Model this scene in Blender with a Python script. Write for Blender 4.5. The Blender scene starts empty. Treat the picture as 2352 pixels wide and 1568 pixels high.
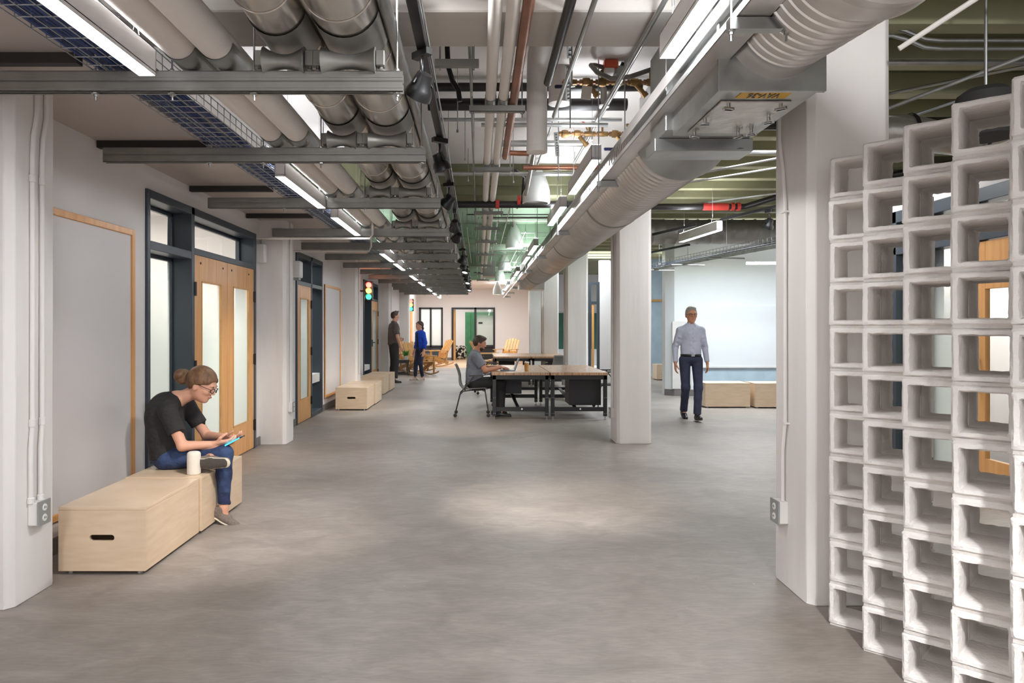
import bpy, bmesh, math, random
import numpy as np
from mathutils import Vector, Matrix
SC = bpy.context.scene
COL = SC.collection
R = math.radians
PI = math.pi
random.seed(7)

# ---------------------------------------------------------------- camera, world, exposure
HC = 1.42
cam = bpy.data.cameras.new('camera'); camo = bpy.data.objects.new('camera', cam); COL.objects.link(camo)
cam.sensor_width = 36; cam.lens = 1600 / 2352 * 36
cam.shift_x = (1176 - 1100) / 2352; cam.shift_y = (752 - 784) / 2352
cam.clip_start = 0.05; cam.clip_end = 200
camo.location = (0, 0, HC); camo.rotation_euler = (PI / 2, 0, 0)
SC.camera = camo
w = bpy.data.worlds.new('world'); SC.world = w; w.use_nodes = True
w.node_tree.nodes['Background'].inputs[0].default_value = (0.86, 0.90, 1.0, 1)
w.node_tree.nodes['Background'].inputs[1].default_value = 0.65
SC.view_settings.view_transform = 'Standard'; SC.view_settings.look = 'None'
SC.view_settings.gamma = 1; SC.view_settings.use_curve_mapping = False
SC.view_settings.exposure = 1.04
SC.cycles.use_denoising = True
SC.cycles.max_bounces = 10; SC.cycles.diffuse_bounces = 5; SC.cycles.glossy_bounces = 3
SC.cycles.transparent_max_bounces = 12; SC.cycles.transmission_bounces = 4
SC.cycles.sample_clamp_indirect = 6; SC.cycles.caustics_reflective = False; SC.cycles.caustics_refractive = False

def lamp(name, kind, loc, power, rot=(0, 0, 0), size=1, sy=None, color=(1, 1, 1), spot=60, blend=.6):
    l = bpy.data.lights.new(name, kind); l.energy = power; l.color = color
    if kind == 'AREA':
        l.size = size
        if sy: l.shape = 'RECTANGLE'; l.size_y = sy
    else:
        l.shadow_soft_size = size
    if kind == 'SPOT': l.spot_size = R(spot); l.spot_blend = blend
    o = bpy.data.objects.new(name, l); COL.objects.link(o); o.location = loc; o.rotation_euler = rot
    return o
WARM = (1, .985, .97)
# fill lamps added behind the camera, standing in for unseen hall fixtures
for y in (-1.2, -3.6):
    lamp('hall_fill', 'AREA', (-1.2, y, 2.6), 44, (0, 0, 0), .3, 1.4, (.95, .98, 1))
    lamp('hall_fill', 'AREA', (1.0, y, 2.6), 44, (0, 0, 0), .3, 1.4, (.95, .98, 1))
# unseen fill spots added to brighten the block screen, near column and left wall
for p, q, e in (((1.0, -.7, 3.0), (1.95, 2.9, 1.2), 330), ((-.4, 3.05, 3.0), (1.70, 4.2, 1.0), 85), ((.4, 2.9, 2.96), (-2.66, 4.9, 1.3), 130)):
    d_ = (Vector(q) - Vector(p)).normalized().to_track_quat('-Z', 'Y').to_euler()
    lamp('fill_spot', 'SPOT', p, e, d_, .12, color=(.97, .985, 1), spot=78, blend=1)
# rooms behind the glazing, lit by added fill lamps without fixtures
lamp('room_fill', 'AREA', (-4.4, 6.9, 2.80), 55, (0, 0, 0), 1.6, 2.4, (1, .97, .92))
lamp('room_fill', 'POINT', (-4.3, 7.2, 1.7), 27, size=.4, color=(1, .97, .92))  # bare point fill added to even out the room walls
lamp('room_fill', 'AREA', (-4.2, 11.2, 2.75), 40, (0, 0, 0), 1.4, 2, (.95, 1, 1))
lamp('room_fill', 'AREA', (-4.2, 17.2, 2.75), 14, (0, 0, 0), 1.2, 2, (.9, 1, 1))
lamp('room_fill', 'AREA', (-1.2, 32.3, 2.8), 42, (0, 0, 0), 4, 1.5, WARM)
lamp('room_fill', 'AREA', (6.2, 8.4, 2.7), 80, (0, 0, 0), 4, 2, (1, .99, .96))
lamp('room_fill', 'POINT', (-2.2, 31.6, 1.9), 34, size=.3, color=(.95, .99, 1))  # point fill added to brighten the end-wall window panes
# open area on the right with the white wall, filled by added area lamps
lamp('side_hall_fill', 'AREA', (4.6, 12.3, 3.38), 150, (0, R(0), 0), 2.6, 1.2, (.84, .93, 1))
lamp('side_hall_fill', 'AREA', (3.2, 7.2, 3.2), 40, (0, 0, 0), 1.4, 1.4, (.95, .97, 1))
lamp('side_hall_fill', 'AREA', (3.0, 19, 3.38), 90, (0, 0, 0), 1.6, 4, (.86, .94, 1))
# added area fill for the lounge at the end of the corridor
lamp('lounge_fill', 'AREA', (-.6, 26.9, 3.09), 98, (0, 0, 0), 3.4, 3, (.9, .965, 1))

# ---------------------------------------------------------------- materials
def lin(c):
    out = []
    for v in c[:3]:
        v /= 255.
        out.append(v / 12.92 if v <= .04045 else ((v + .055) / 1.055) ** 2.4)
    return (*out, 1)
M = {}
def mat(name, c, rough=.6, metal=0, var=.08, scale=4, bump=0, bscale=60, stretch=(1, 1, 1), c2=None, spec=.5, coat=0, detail=4, bd=.01):
    m = bpy.data.materials.new(name); m.use_nodes = True; nt = m.node_tree; N = nt.nodes; L = nt.links
    b = N['Principled BSDF']
    b.inputs['Roughness'].default_value = rough; b.inputs['Metallic'].default_value = metal
    b.inputs['Specular IOR Level'].default_value = spec
    if coat: b.inputs['Coat Weight'].default_value = coat; b.inputs['Coat Roughness'].default_value = .15
    a = lin(c)
    tc = N.new('ShaderNodeTexCoord'); mp = N.new('ShaderNodeMapping'); mp.inputs['Scale'].default_value = stretch
    L.new(tc.outputs['Object'], mp.inputs['Vector'])
    n = N.new('ShaderNodeTexNoise'); n.inputs['Scale'].default_value = scale; n.inputs['Detail'].default_value = detail
    L.new(mp.outputs[0], n.inputs['Vector'])
    r = N.new('ShaderNodeValToRGB'); r.color_ramp.elements[0].position = .3; r.color_ramp.elements[1].position = .7
    lo = tuple(x * (1 - var) for x in a[:3]) + (1,) if c2 is None else lin(c2)
    hi = tuple(min(1, x * (1 + var)) for x in a[:3]) + (1,) if c2 is None else a
    r.color_ramp.elements[0].color = lo; r.color_ramp.elements[1].color = hi
    L.new(n.outputs['Fac'], r.inputs[0]); L.new(r.outputs[0], b.inputs['Base Color'])
    if bump:
        n2 = N.new('ShaderNodeTexNoise'); n2.inputs['Scale'].default_value = bscale; n2.inputs['Detail'].default_value = 3
        L.new(mp.outputs[0], n2.inputs['Vector'])
        bp = N.new('ShaderNodeBump'); bp.inputs['Strength'].default_value = bump; bp.inputs['Distance'].default_value = bd
        L.new(n2.outputs['Fac'], bp.inputs['Height']); L.new(bp.outputs[0], b.inputs['Normal'])
    M[name] = m
    return m
def emit(name, c, s):
    m = bpy.data.materials.new(name); m.use_nodes = True; nt = m.node_tree
    b = nt.nodes['Principled BSDF']; b.inputs['Base Color'].default_value = lin(c)
    b.inputs['Emission Color'].default_value = lin(c); b.inputs['Emission Strength'].default_value = s
    M[name] = m; return m
def glass(name, frost_from=None, frost_to=None, body=(230, 235, 231), tint=(.95, .97, .96)):
    """clear pane; frosted film fades in between the two heights (metres above the pane's origin, top to bottom)"""
    m = bpy.data.materials.new(name); m.use_nodes = True; nt = m.node_tree; N = nt.nodes; L = nt.links
    N.remove(N['Principled BSDF']); out = N['Material Output']
    tr = N.new('ShaderNodeBsdfTransparent'); tr.inputs[0].default_value = (*tint, 1)
    gl = N.new('ShaderNodeBsdfGlossy'); gl.inputs['Roughness'].default_value = .03
    fr = N.new('ShaderNodeFresnel'); fr.inputs[0].default_value = 1.45
    mx = N.new('ShaderNodeMixShader'); L.new(fr.outputs[0], mx.inputs[0]); L.new(tr.outputs[0], mx.inputs[1]); L.new(gl.outputs[0], mx.inputs[2])
    bf = N.new('ShaderNodeNewGeometry'); inv = N.new('ShaderNodeMath'); inv.operation = 'SUBTRACT'; inv.inputs[0].default_value = 1; L.new(bf.outputs['Backfacing'], inv.inputs[1])
    ml = N.new('ShaderNodeMath'); ml.operation = 'MULTIPLY'; L.new(fr.outputs[0], ml.inputs[0]); L.new(inv.outputs[0], ml.inputs[1]); L.new(ml.outputs[0], mx.inputs[0])
    last = mx
    if frost_from is not None:
        tl = N.new('ShaderNodeBsdfTranslucent'); tl.inputs[0].default_value = lin(body)
        df = N.new('ShaderNodeBsdfDiffuse'); df.inputs[0].default_value = lin(body)
        ms = N.new('ShaderNodeMixShader'); ms.inputs[0].default_value = .35; L.new(tl.outputs[0], ms.inputs[1]); L.new(df.outputs[0], ms.inputs[2])
        g = N.new('ShaderNodeNewGeometry'); sp = N.new('ShaderNodeSeparateXYZ'); L.new(g.outputs['Position'], sp.inputs[0])
        mr = N.new('ShaderNodeMapRange'); mr.inputs['From Min'].default_value = frost_from; mr.inputs['From Max'].default_value = frost_to
        mr.inputs['To Min'].default_value = 0.05; mr.inputs['To Max'].default_value = .96; L.new(sp.outputs['Z'], mr.inputs['Value'])
        m2 = N.new('ShaderNodeMixShader'); L.new(mr.outputs[0], m2.inputs[0]); L.new(mx.outputs[0], m2.inputs[1]); L.new(ms.outputs[0], m2.inputs[2]); last = m2
    L.new(last.outputs[0], out.inputs[0]); M[name] = m; return m

def floor_mat():
    m = mat('polished_concrete', (151, 140, 131), .38, 0, .05, 2.2, 0)
    nt = m.node_tree; N = nt.nodes; L = nt.links; b = N['Principled BSDF']
    tc = N.new('ShaderNodeTexCoord')
    def noise(s, d, dist=0, st=(1, 1, 1)):
        mp = N.new('ShaderNodeMapping'); mp.inputs['Scale'].default_value = st; L.new(tc.outputs['Object'], mp.inputs[0])
        n = N.new('ShaderNodeTexNoise'); n.inputs['Scale'].default_value = s; n.inputs['Detail'].default_value = d
        n.inputs['Distortion'].default_value = dist; L.new(mp.outputs[0], n.inputs['Vector']); return n
    n1 = noise(.55, 6, .6); n2 = noise(3.2, 8, 1.2, (1, 1.6, 1)); n3 = noise(9, 5, 3, (.5, 2.4, 1))
    r1 = N.new('ShaderNodeValToRGB'); r1.color_ramp.elements[0].position = .32; r1.color_ramp.elements[1].position = .7
    r1.color_ramp.elements[0].color = lin((142, 132, 124)); r1.color_ramp.elements[1].color = lin((172, 164, 158))
    L.new(n1.outputs['Fac'], r1.inputs[0])
    r2 = N.new('ShaderNodeValToRGB'); r2.color_ramp.elements[0].position = .3; r2.color_ramp.elements[1].position = .75
    r2.color_ramp.elements[0].color = (.76, .75, .735, 1); r2.color_ramp.elements[1].color = (1.1, 1.09, 1.08, 1); L.new(n2.outputs['Fac'], r2.inputs[0])
    mu = N.new('ShaderNodeMix'); mu.data_type = 'RGBA'; mu.blend_type = 'MULTIPLY'; mu.inputs[0].default_value = 1
    L.new(r1.outputs[0], mu.inputs[6]); L.new(r2.outputs[0], mu.inputs[7])
    r3 = N.new('ShaderNodeValToRGB'); r3.color_ramp.elements[0].position = .40; r3.color_ramp.elements[1].position = .62
    r3.color_ramp.elements[0].color = (.88, .87, .86, 1); r3.color_ramp.elements[1].color = (1.04, 1.04, 1.04, 1); L.new(n3.outputs['Fac'], r3.inputs[0])
    mu2 = N.new('ShaderNodeMix'); mu2.data_type = 'RGBA'; mu2.blend_type = 'MULTIPLY'; mu2.inputs[0].default_value = .8
    L.new(mu.outputs[2], mu2.inputs[6]); L.new(r3.outputs[0], mu2.inputs[7])
    # pale nicks
    v = noise(26, 2, 0); r4 = N.new('ShaderNodeValToRGB'); r4.color_ramp.elements[0].position = .76; r4.color_ramp.elements[1].position = .80
    r4.color_ramp.elements[0].color = (0, 0, 0, 1); r4.color_ramp.elements[1].color = (.5, .5, .5, 1); L.new(v.outputs['Fac'], r4.inputs[0])
    mu3 = N.new('ShaderNodeMix'); mu3.data_type = 'RGBA'; mu3.blend_type = 'MIX'; L.new(r4.outputs[0], mu3.inputs[0])
    L.new(mu2.outputs[2], mu3.inputs[6]); mu3.inputs[7].default_value = lin((205, 198, 190)); L.new(mu3.outputs[2], b.inputs['Base Color'])
    rr = N.new('ShaderNodeMapRange'); rr.inputs['To Min'].default_value = .34; rr.inputs['To Max'].default_value = .6
    L.new(n2.outputs['Fac'], rr.inputs['Value']); L.new(rr.outputs[0], b.inputs['Roughness'])
    bp = N.new('ShaderNodeBump'); bp.inputs['Strength'].default_value = .08; bp.inputs['Distance'].default_value = .01
    L.new(n2.outputs['Fac'], bp.inputs['Height']); L.new(bp.outputs[0], b.inputs['Normal'])
floor_mat()
mat('wall_paint', (220, 215, 213), .75, 0, .015, 1.5, .03, 120)
mat('board_white', (214, 209, 208), .5, 0, .01, 1)
mat('column_paint', (228, 223, 219), .7, 0, .05, 4, .5, 11, (1, 1, .12))
mat('block_paint', (228, 222, 217), .8, 0, .03, 12, .55, 55)
mat('mortar', (205, 199, 193), .9, 0, .08, 20, .5, 60)
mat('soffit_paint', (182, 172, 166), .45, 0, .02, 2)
mat('slab_white', (234, 228, 222), .8, 0, .04, 2, .1, 20)
mat('beam_white', (204, 198, 191), .8, 0, .05, 3, .1, 20)
mat('slab_green', (152, 176, 148), .75, 0, .1, 2.5)
mat('slab_olive', (122, 122, 92), .75, 0, .14, 3)
mat('olive_light', (168, 166, 132), .7, 0, .1, 3)
mat('baseboard', (112, 108, 105), .55)
mat('frame_dark', (58, 66, 74), .38, 0, .03)
mat('frame_black', (30, 31, 33), .4, 0, .05)
mat('maple_ply', (226, 202, 174), .34, 0, .06, 5, 0, 60, (1, 1, 6), (215, 188, 157), .4, .15)
mat('ply_edge', (178, 140, 100), .5, 0, .15, 40)
mat('fir_door', (226, 170, 108), .38, 0, .1, 7, 0, 60, (3, 3, .25), (208, 150, 90), .4, .2)
mat('cedar', (214, 164, 100), .5, 0, .1, 8, 0, 60, (1, 1, 1), (196, 146, 84))
mat('butcher', (196, 156, 118), .32, 0, .1, 9, 0, 60, (9, 1, 1), (150, 106, 74), .5, .2)
mat('butcher_light', (212, 172, 134), .3, 0, .1, 7, 0, 60, (5, .5, 1), (150, 108, 76), .5, .25)
mat('bench_black', (34, 32, 33), .42, 0, .06)
mat('galv', (172, 173, 171), .34, .85, .16, 7, .04, 30)
mat('strut_metal', (150, 148, 143), .42, .6, .12, 5)
mat('strut_dark', (46, 40, 36), .6)
mat('jacket', (226, 219, 210), .25, .9, .1, 3, .18, 5, (1, .4, 1))
mat('duct_metal', (212, 208, 204), .33, .72, .1, 3, .05, 14)
mat('insul_white', (226, 220, 214), .62, 0, .02, 3, .12, 18)
mat('copper', (152, 104, 82), .34, .75, .22, 6)
mat('brass', (134, 104, 66), .45, .7, .25, 18)
mat('black_pipe', (38, 35, 34), .4, .2)
mat('black_plastic', (20, 20, 21), .35)
mat('lamp_white', (216, 212, 210), .45, 0, .01)
mat('pendant_white', (222, 224, 220), .5, 0, .01)
mat('blue_cable', (46, 66, 118), .5, 0, .3, 30)
mat('wire', (168, 172, 176), .35, .8)
mat('red_paint', (196, 60, 52), .45)
mat('orange_paint', (208, 92, 60), .5)
mat('navy_plastic', (30, 32, 66), .4)
mat('grey_plastic', (122, 126, 124), .45, 0, .02)
mat('flex_grey', (126, 120, 114), .55, .2)
mat('box_grey', (156, 158, 156), .5, .3)
mat('outlet_white', (232, 230, 226), .4)
mat('rubber_dark', (44, 42, 41), .8)
mat('foil', (186, 182, 176), .28, .85, .12, 9, .6, 9)
mat('yellow_tag', (214, 166, 44), .5)
mat('tag_paper', (214, 206, 192), .7)
mat('green_wall', (66, 128, 88), .55, 0, .12, 6)
mat('dark_green', (48, 96, 76), .55)
mat('blue_wall', (176, 196, 210), .6)
mat('white_gloss', (226, 230, 234), .28, 0, .01)
mat('oak_floor', (206, 172, 138), .34, 0, .08, 5, 0, 60, (4, .6, 1), (186, 150, 116))
mat('carpet_grey', (104, 98, 96), .9)
mat('pattern', (222, 218, 206), .8, 0, 0, 9, 0, 60, (1, 1, 1), (26, 25, 24))
M['pattern'].node_tree.nodes['Color Ramp'].color_ramp.interpolation = 'CONSTANT'
M['pattern'].node_tree.nodes['Color Ramp'].color_ramp.elements[1].position = .5
mat('skin', (214, 160, 134), .5, 0, .03, 20, spec=.35)
mat('skin_tan', (198, 140, 110), .5, 0, .03, 20, spec=.35)
mat('lip', (176, 104, 94), .5)
mat('hair_blonde', (92, 64, 44), .5, 0, .3, 26, .9, 40, (1, 1, .4), (134, 98, 66))
mat('hair_brown', (66, 46, 34), .5, 0, .3, 60, .5, 60)
mat('hair_grey', (154, 149, 141), .55, 0, .25, 60, .4, 60)
mat('tee_black', (40, 37, 38), .85, 0, .1, 9, .7, 9, bd=.045)
mat('jeans', (50, 70, 108), .8, 0, .35, 7, .5, 12, (1, 1, 1), (30, 42, 76), bd=.045)
mat('jeans_dark', (36, 42, 66), .8, 0, .2, 8, .4, 10, bd=.045)
mat('trouser_navy', (50, 54, 78), .75, 0, .2, 5, .5, 8, bd=.045)
mat('trouser_black', (28, 27, 29), .8, 0, .1, 7, .4, 8, bd=.045)
mat('trouser_char', (48, 46, 46), .8, 0, .12, 7, .4, 8, bd=.045)
mat('shirt_grey', (122, 124, 132), .8, 0, .12, 9, .7, 9, bd=.045)
mat('shirt_brown', (96, 84, 80), .8, 0, .12, 9, .6, 9, bd=.045)
mat('shirt_pale', (186, 190, 206), .75, 0, .07, 6, .6, 8, bd=.045)
mat('cardigan_blue', (22, 70, 190), .8, 0, .1, 8, .5, 10, bd=.045)
mat('top_black', (24, 22, 24), .8)
mat('shoe_grey', (118, 106, 98), .9, 0, .2, 90, .4, 90)
mat('shoe_black', (22, 21, 22), .4)
mat('shoe_tan', (176, 160, 148), .7)
mat('sole_cream', (214, 204, 184), .7)
mat('sole_dark', (76, 70, 66), .85, 0, .1, 60, .5, 120)
mat('eye_white', (226, 222, 216), .3)
mat('eye_dark', (40, 30, 24), .2)
mat('phone_black', (18, 20, 24), .2)
mat('laptop', (110, 114, 122), .4, .5)
mat('speaker_cloth', (222, 214, 202), .8, 0, .02, 80, .04, 400)
mat('leaf', (66, 140, 48), .6, 0, .3, 40)
mat('pot_white', (226, 224, 220), .4)
mat('chair_grey', (112, 112, 108), .5, 0, .02)
mat('chair_metal', (66, 62, 60), .4, .5)
mat('steel', (190, 190, 188), .3, .9)
for e_, p_ in enumerate((.40, .62)): M['jeans'].node_tree.nodes['Color Ramp'].color_ramp.elements[e_].position = p_
emit('lens', (244, 249, 255), 15.5)
emit('lens_up', (244, 249, 255), 24)
emit('lens_top', (255, 250, 244), 2.0)
emit('bulb', (255, 250, 244), 5)
emit('screen_blue', (60, 170, 220), .9)
emit('sig_red', (255, 70, 60), 5); emit('sig_amber', (255, 180, 60), 5); emit('sig_green', (40, 220, 140), 3.5)
glass('glass_frost', 2.05, 1.25)
glass('glass_clear')
glass('glass_far', 2.0, 1.5)
glass('glass_white', 9, 8, (236, 238, 236))

# ---------------------------------------------------------------- mesh building
class MB:
    def __init__(s): s.v = []; s.f = []; s.mi = []
    def add(s, v, f, m=0):
        k = len(s.v); s.v += [tuple(p) for p in v]; s.f += [tuple(i + k for i in q) for q in f]; s.mi += [m] * len(f); return s
    def box(s, x0, x1, y0, y1, z0, z1, m=0):
        v = [(x, y, z) for z in (z0, z1) for y in (y0, y1) for x in (x0, x1)]
        return s.add(v, [(0, 2, 3, 1), (4, 5, 7, 6), (0, 1, 5, 4), (2, 6, 7, 3), (0, 4, 6, 2), (1, 3, 7, 5)], m)
    def obox(s, c, sz, rot=None, m=0):
        T = Matrix.Translation(Vector(c)) @ (rot.to_4x4() if rot else Matrix.Identity(4))
        a, b, d = sz[0] / 2, sz[1] / 2, sz[2] / 2
        v = [T @ Vector((x, y, z)) for z in (-d, d) for y in (-b, b) for x in (-a, a)]
        return s.add(v, [(0, 2, 3, 1), (4, 5, 7, 6), (0, 1, 5, 4), (2, 6, 7, 3), (0, 4, 6, 2), (1, 3, 7, 5)], m)
    def bar(s, a, b, wd, th, up=(0, 0, 1), m=0):
        a = Vector(a); b = Vector(b); d = (b - a); L = d.length; d.normalize(); u = Vector(up); sd = d.cross(u)
        if sd.length < 1e-4: sd = d.cross(Vector((1, 0, 0)))
        sd.normalize(); u = sd.cross(d)
        rot = Matrix((d, sd, u)).transposed()
        return s.obox((a + b) / 2, (L, wd, th), rot, m)
    def tube(s, pts, r, n=10, m=0, caps=True):
        P = [Vector(p) for p in pts]; K = len(P); rr = r if isinstance(r, (list, tuple)) else [r] * K
        T = []
        for i in range(K):
            t = (P[min(i + 1, K - 1)] - P[max(i - 1, 0)]); T.append(t.normalized() if t.length > 1e-9 else Vector((0, 0, 1)))
        u = T[0].orthogonal().normalized(); v = []
        for i in range(K):
            u = (u - T[i] * u.dot(T[i])); u = u.normalized() if u.length > 1e-6 else T[i].orthogonal().normalized()
            w_ = T[i].cross(u)
            for j in range(n):
                a = 2 * PI * j / n; v.append(P[i] + (u * math.cos(a) + w_ * math.sin(a)) * rr[i])
        f = [(i * n + j, i * n + (j + 1) % n, (i + 1) * n + (j + 1) % n, (i + 1) * n + j) for i in range(K - 1) for j in range(n)]
        if caps: f += [tuple(range(n - 1, -1, -1)), tuple((K - 1) * n + j for j in range(n))]
        return s.add(v, f, m)
    def lathe(s, prof, c=(0, 0, 0), n=24, axis=(0, 0, 1), m=0, caps=True):
        ax = Vector(axis).normalized(); u = ax.orthogonal().normalized(); w_ = ax.cross(u); c = Vector(c); v = []; K = len(prof)
        for (r, z) in prof:
            for j in range(n):
                a = 2 * PI * j / n; v.append(c + ax * z + (u * math.cos(a) + w_ * math.sin(a)) * max(r, 1e-5))
        f = [(i * n + j, i * n + (j + 1) % n, (i + 1) * n + (j + 1) % n, (i + 1) * n + j) for i in range(K - 1) for j in range(n)]
        if caps: f += [tuple(range(n - 1, -1, -1)), tuple((K - 1) * n + j for j in range(n))]
        return s.add(v, f, m)
    def prism(s, poly, z0, z1, axis='z', m=0):
        n = len(poly)
        def P(a, b, z): return (a, b, z) if axis == 'z' else ((z, a, b) if axis == 'x' else (a, z, b))
        v = [P(a, b, z0) for a, b in poly] + [P(a, b, z1) for a, b in poly]
        f = [tuple(range(n - 1, -1, -1)), tuple(range(n, 2 * n))] + [(i, (i + 1) % n, n + (i + 1) % n, n + i) for i in range(n)]
        return s.add(v, f, m)
    def grid(s, pts, m=0):
        K = len(pts); n = len(pts[0]); v = [p for row in pts for p in row]
        return s.add(v, [(i * n + j, i * n + j + 1, (i + 1) * n + j + 1, (i + 1) * n + j) for i in range(K - 1) for j in range(n - 1)], m)
    def mesh(s, name, mats, off=(0, 0, 0), bevel=0, smooth=True, ang=35, seg=1):
        me = bpy.data.meshes.new(name)
        me.from_pydata([(x - off[0], y - off[1], z - off[2]) for x, y, z in s.v], [], s.f)
        mats = mats if isinstance(mats, (list, tuple)) else [mats]
        for q in mats: me.materials.append(M[q])
        if len(mats) > 1: me.polygons.foreach_set('material_index', s.mi)
        bm = bmesh.new(); bm.from_mesh(me)
        bmesh.ops.recalc_face_normals(bm, faces=bm.faces)
        if bevel:
            es = [e for e in bm.edges if len(e.link_faces) == 2 and e.calc_face_angle(0) > R(30)]
            bmesh.ops.bevel(bm, geom=es, offset=bevel, segments=seg, affect='EDGES', profile=.6)
        bm.to_mesh(me); bm.free()
        if smooth:
            me.polygons.foreach_set('use_smooth', [True] * len(me.polygons)); me.set_sharp_from_angle(angle=R(ang))
        return me
    def build(s, name, mats, parent=None, local=False, **kw):
        off = (0, 0, 0)
        if parent is not None and not local:
            o_ = parent
            off = Vector((0, 0, 0))
            while o_ is not None: off = off + o_.location; o_ = o_.parent
        me = s.mesh(name, mats, off, **kw)
        o = bpy.data.objects.new(name, me); COL.objects.link(o)
        if parent is not None: o.parent = parent
        return o
def mb(): return MB()
def tag(o, label, cat, group=None, kind=None):
    o['label'] = label; o['category'] = cat
    if group: o['group'] = group
    if kind: o['kind'] = kind
    return o
def thing(name, label, cat, loc=(0, 0, 0), rz=0, group=None):
    o = bpy.data.objects.new(name, None); COL.objects.link(o); o.empty_display_size = .1
    o.location = loc; o.rotation_euler = (0, 0, rz); return tag(o, label, cat, group)
def struct(b, name, mats, label, **kw):
    o = b.build(name, mats, **kw); o['kind'] = 'structure'; o['label'] = label; return o
def dup(root, loc, rz=None, label=None, group=None):
    def cp(o, par):
        c = o.copy(); COL.objects.link(c); c.parent = par
        for ch in [q for q in o.children]: cp(ch, c)
        return c
    c = cp(root, None); c.location = loc
    if rz is not None: c.rotation_euler = (0, 0, rz)
    if label: c['label'] = label
    if group: c['group'] = group
    return c
ORD = ['nearest', 'second nearest', 'third nearest', 'fourth nearest', 'fifth nearest', 'sixth nearest', 'seventh nearest', 'eighth nearest', 'ninth nearest', 'tenth nearest', 'eleventh nearest', 'twelfth nearest', 'thirteenth nearest', 'fourteenth nearest', 'fifteenth nearest', 'sixteenth nearest']
def text_mesh(name, txt, size, matname, parent, loc, rot, ext=.001):
    cu = bpy.data.curves.new(name, 'FONT'); cu.body = txt; cu.size = size; cu.extrude = ext; cu.align_x = 'CENTER'; cu.align_y = 'CENTER'
    t = bpy.data.objects.new(name, cu); COL.objects.link(t)
    dg = bpy.context.evaluated_depsgraph_get(); me = bpy.data.meshes.new_from_object(t.evaluated_get(dg)); bpy.data.objects.remove(t)
    me.materials.clear(); me.materials.append(M[matname])
    o = bpy.data.objects.new(name, me); COL.objects.link(o); o.parent = parent; o.location = loc; o.rotation_euler = rot; return o
# ================================================================ THE SHELL
SOF = 2.72; SLAB = 3.41; BEAM = 3.03
WL = -2.66
struct(mb().box(-2.66, 9.5, -5, 24.5, -.1, 0), 'floor', 'polished_concrete', 'mottled polished grey-brown concrete floor')
struct(mb().box(-2.66, 2.6, 24.5, 34.5, -.1, .001), 'floor_lounge', 'oak_floor', 'pale wooden floor at the far end')
struct(mb().box(-6.4, -2.66, 3.5, 20, -.1, -.002), 'floor_offices', 'carpet_grey', 'grey carpet of the rooms behind the doors')
struct(mb().box(4.33, 9.5, 4, 10, -.1, .002), 'floor_right_room', 'carpet_grey', 'grey carpet of the room behind the right glazing')
struct(mb().box(-6.4, 2.1, -5, 8.6, SLAB, SLAB + .15), 'ceiling', 'slab_white', 'whitewashed concrete slab above the near bay')
struct(mb().box(-6.4, 2.1, 8.6, 24.5, SLAB, SLAB + .15), 'ceiling_green', 'slab_green', 'pale green concrete slab above the far bays')
struct(mb().box(2.1, 9.5, -5, 31, SLAB, SLAB + .15), 'ceiling_olive', 'slab_olive', 'olive painted slab over the right side')
struct(mb().box(-6.4, 2.6, 24.5, 34.5, 3.1, 3.2), 'ceiling_lounge', 'wall_paint', 'plain white ceiling of the far lounge')
b = mb()
for i in range(34):
    y = -2.0 + i * .62
    b.box(2.1, 9.5, y, y + .14, SLAB - .16, SLAB)
struct(b, 'trim_1', 'olive_light', 'olive concrete ribs under the right-hand slab')
COLY = [3.55 + 4.95 * k for k in range(5)]
for k, y in enumerate([-1.4] + COLY):
    near = k <= 1
    b = mb().box(-2.66, 2.1, y, y + .45, BEAM, SLAB + .01)
    b.box(-2.66, 2.1, y - .035, y + .485, BEAM + .12, SLAB + .005)
    o = struct(b, 'beam', 'beam_white' if near else ('slab_olive' if k == 2 else 'slab_green'), ('off-white' if near else 'green') + ' painted concrete beam across the corridor', bevel=.008)

# soffit along the left wall
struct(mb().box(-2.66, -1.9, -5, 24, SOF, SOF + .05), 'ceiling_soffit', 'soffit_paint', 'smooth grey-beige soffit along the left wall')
struct(mb().box(-1.9, -1.84, -5, 24, SOF - .015, SOF + .12), 'trim_2', 'frame_black', 'dark edge angle of the soffit', bevel=.004)
for k in range(13):
    y = 1.74 + 1.55 * k
    struct(mb().box(-2.655, -1.9, y, y + .05, SOF - .05, SOF), 'trim_%d' % (3 + k), 'strut_dark', 'dark brown steel angle under the soffit')

# ---- left wall with its openings: (y0, y1) of the glazed door sets
OPEN = [(5.55, 8.26), (10.1, 11.78), (16.0, 18.25)]
def left_wall():
    b = mb(); y = -5; T = .2
    for a, c in OPEN:
        b.box(WL - T, WL, y, a, 0, 3.41); b.box(WL - T, WL, a, c, 2.53, 3.41); y = c
    b.box(WL - T, WL, y, 30.3, 0, 3.41)
    struct(b, 'wall_left', 'wall_paint', 'smooth light grey painted wall on the left')
left_wall()
b = mb(); y = -5
for a, c in OPEN: b.box(WL, WL + .012, y, a, 0, .105); y = c
b.box(WL, WL + .012, y, 30.3, 0, .105)
struct(b, 'baseboard_left', 'baseboard', 'grey rubber baseboard of the left wall', bevel=.003)
# office rooms behind
b = mb(); b.box(-6.4, -6.2, 3.4, 20.2, 0, 2.95); b.box(-6.4, WL - .2, 3.3, 3.5, 0, 2.95); b.box(-6.4, WL - .2, 9.0, 9.15, 0, 2.95)
b.box(-6.4, WL - .2, 14.4, 14.55, 0, 2.95); b.box(-6.4, WL - .2, 20.1, 20.25, 0, 2.95)
struct(b, 'wall_offices', 'wall_paint', 'white walls of the rooms behind the left doors')
struct(mb().box(-6.4, WL - .2, 3.4, 20.2, 2.85, 2.95), 'ceiling_offices', 'wall_paint', 'white ceiling of the rooms behind the left doors')

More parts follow.
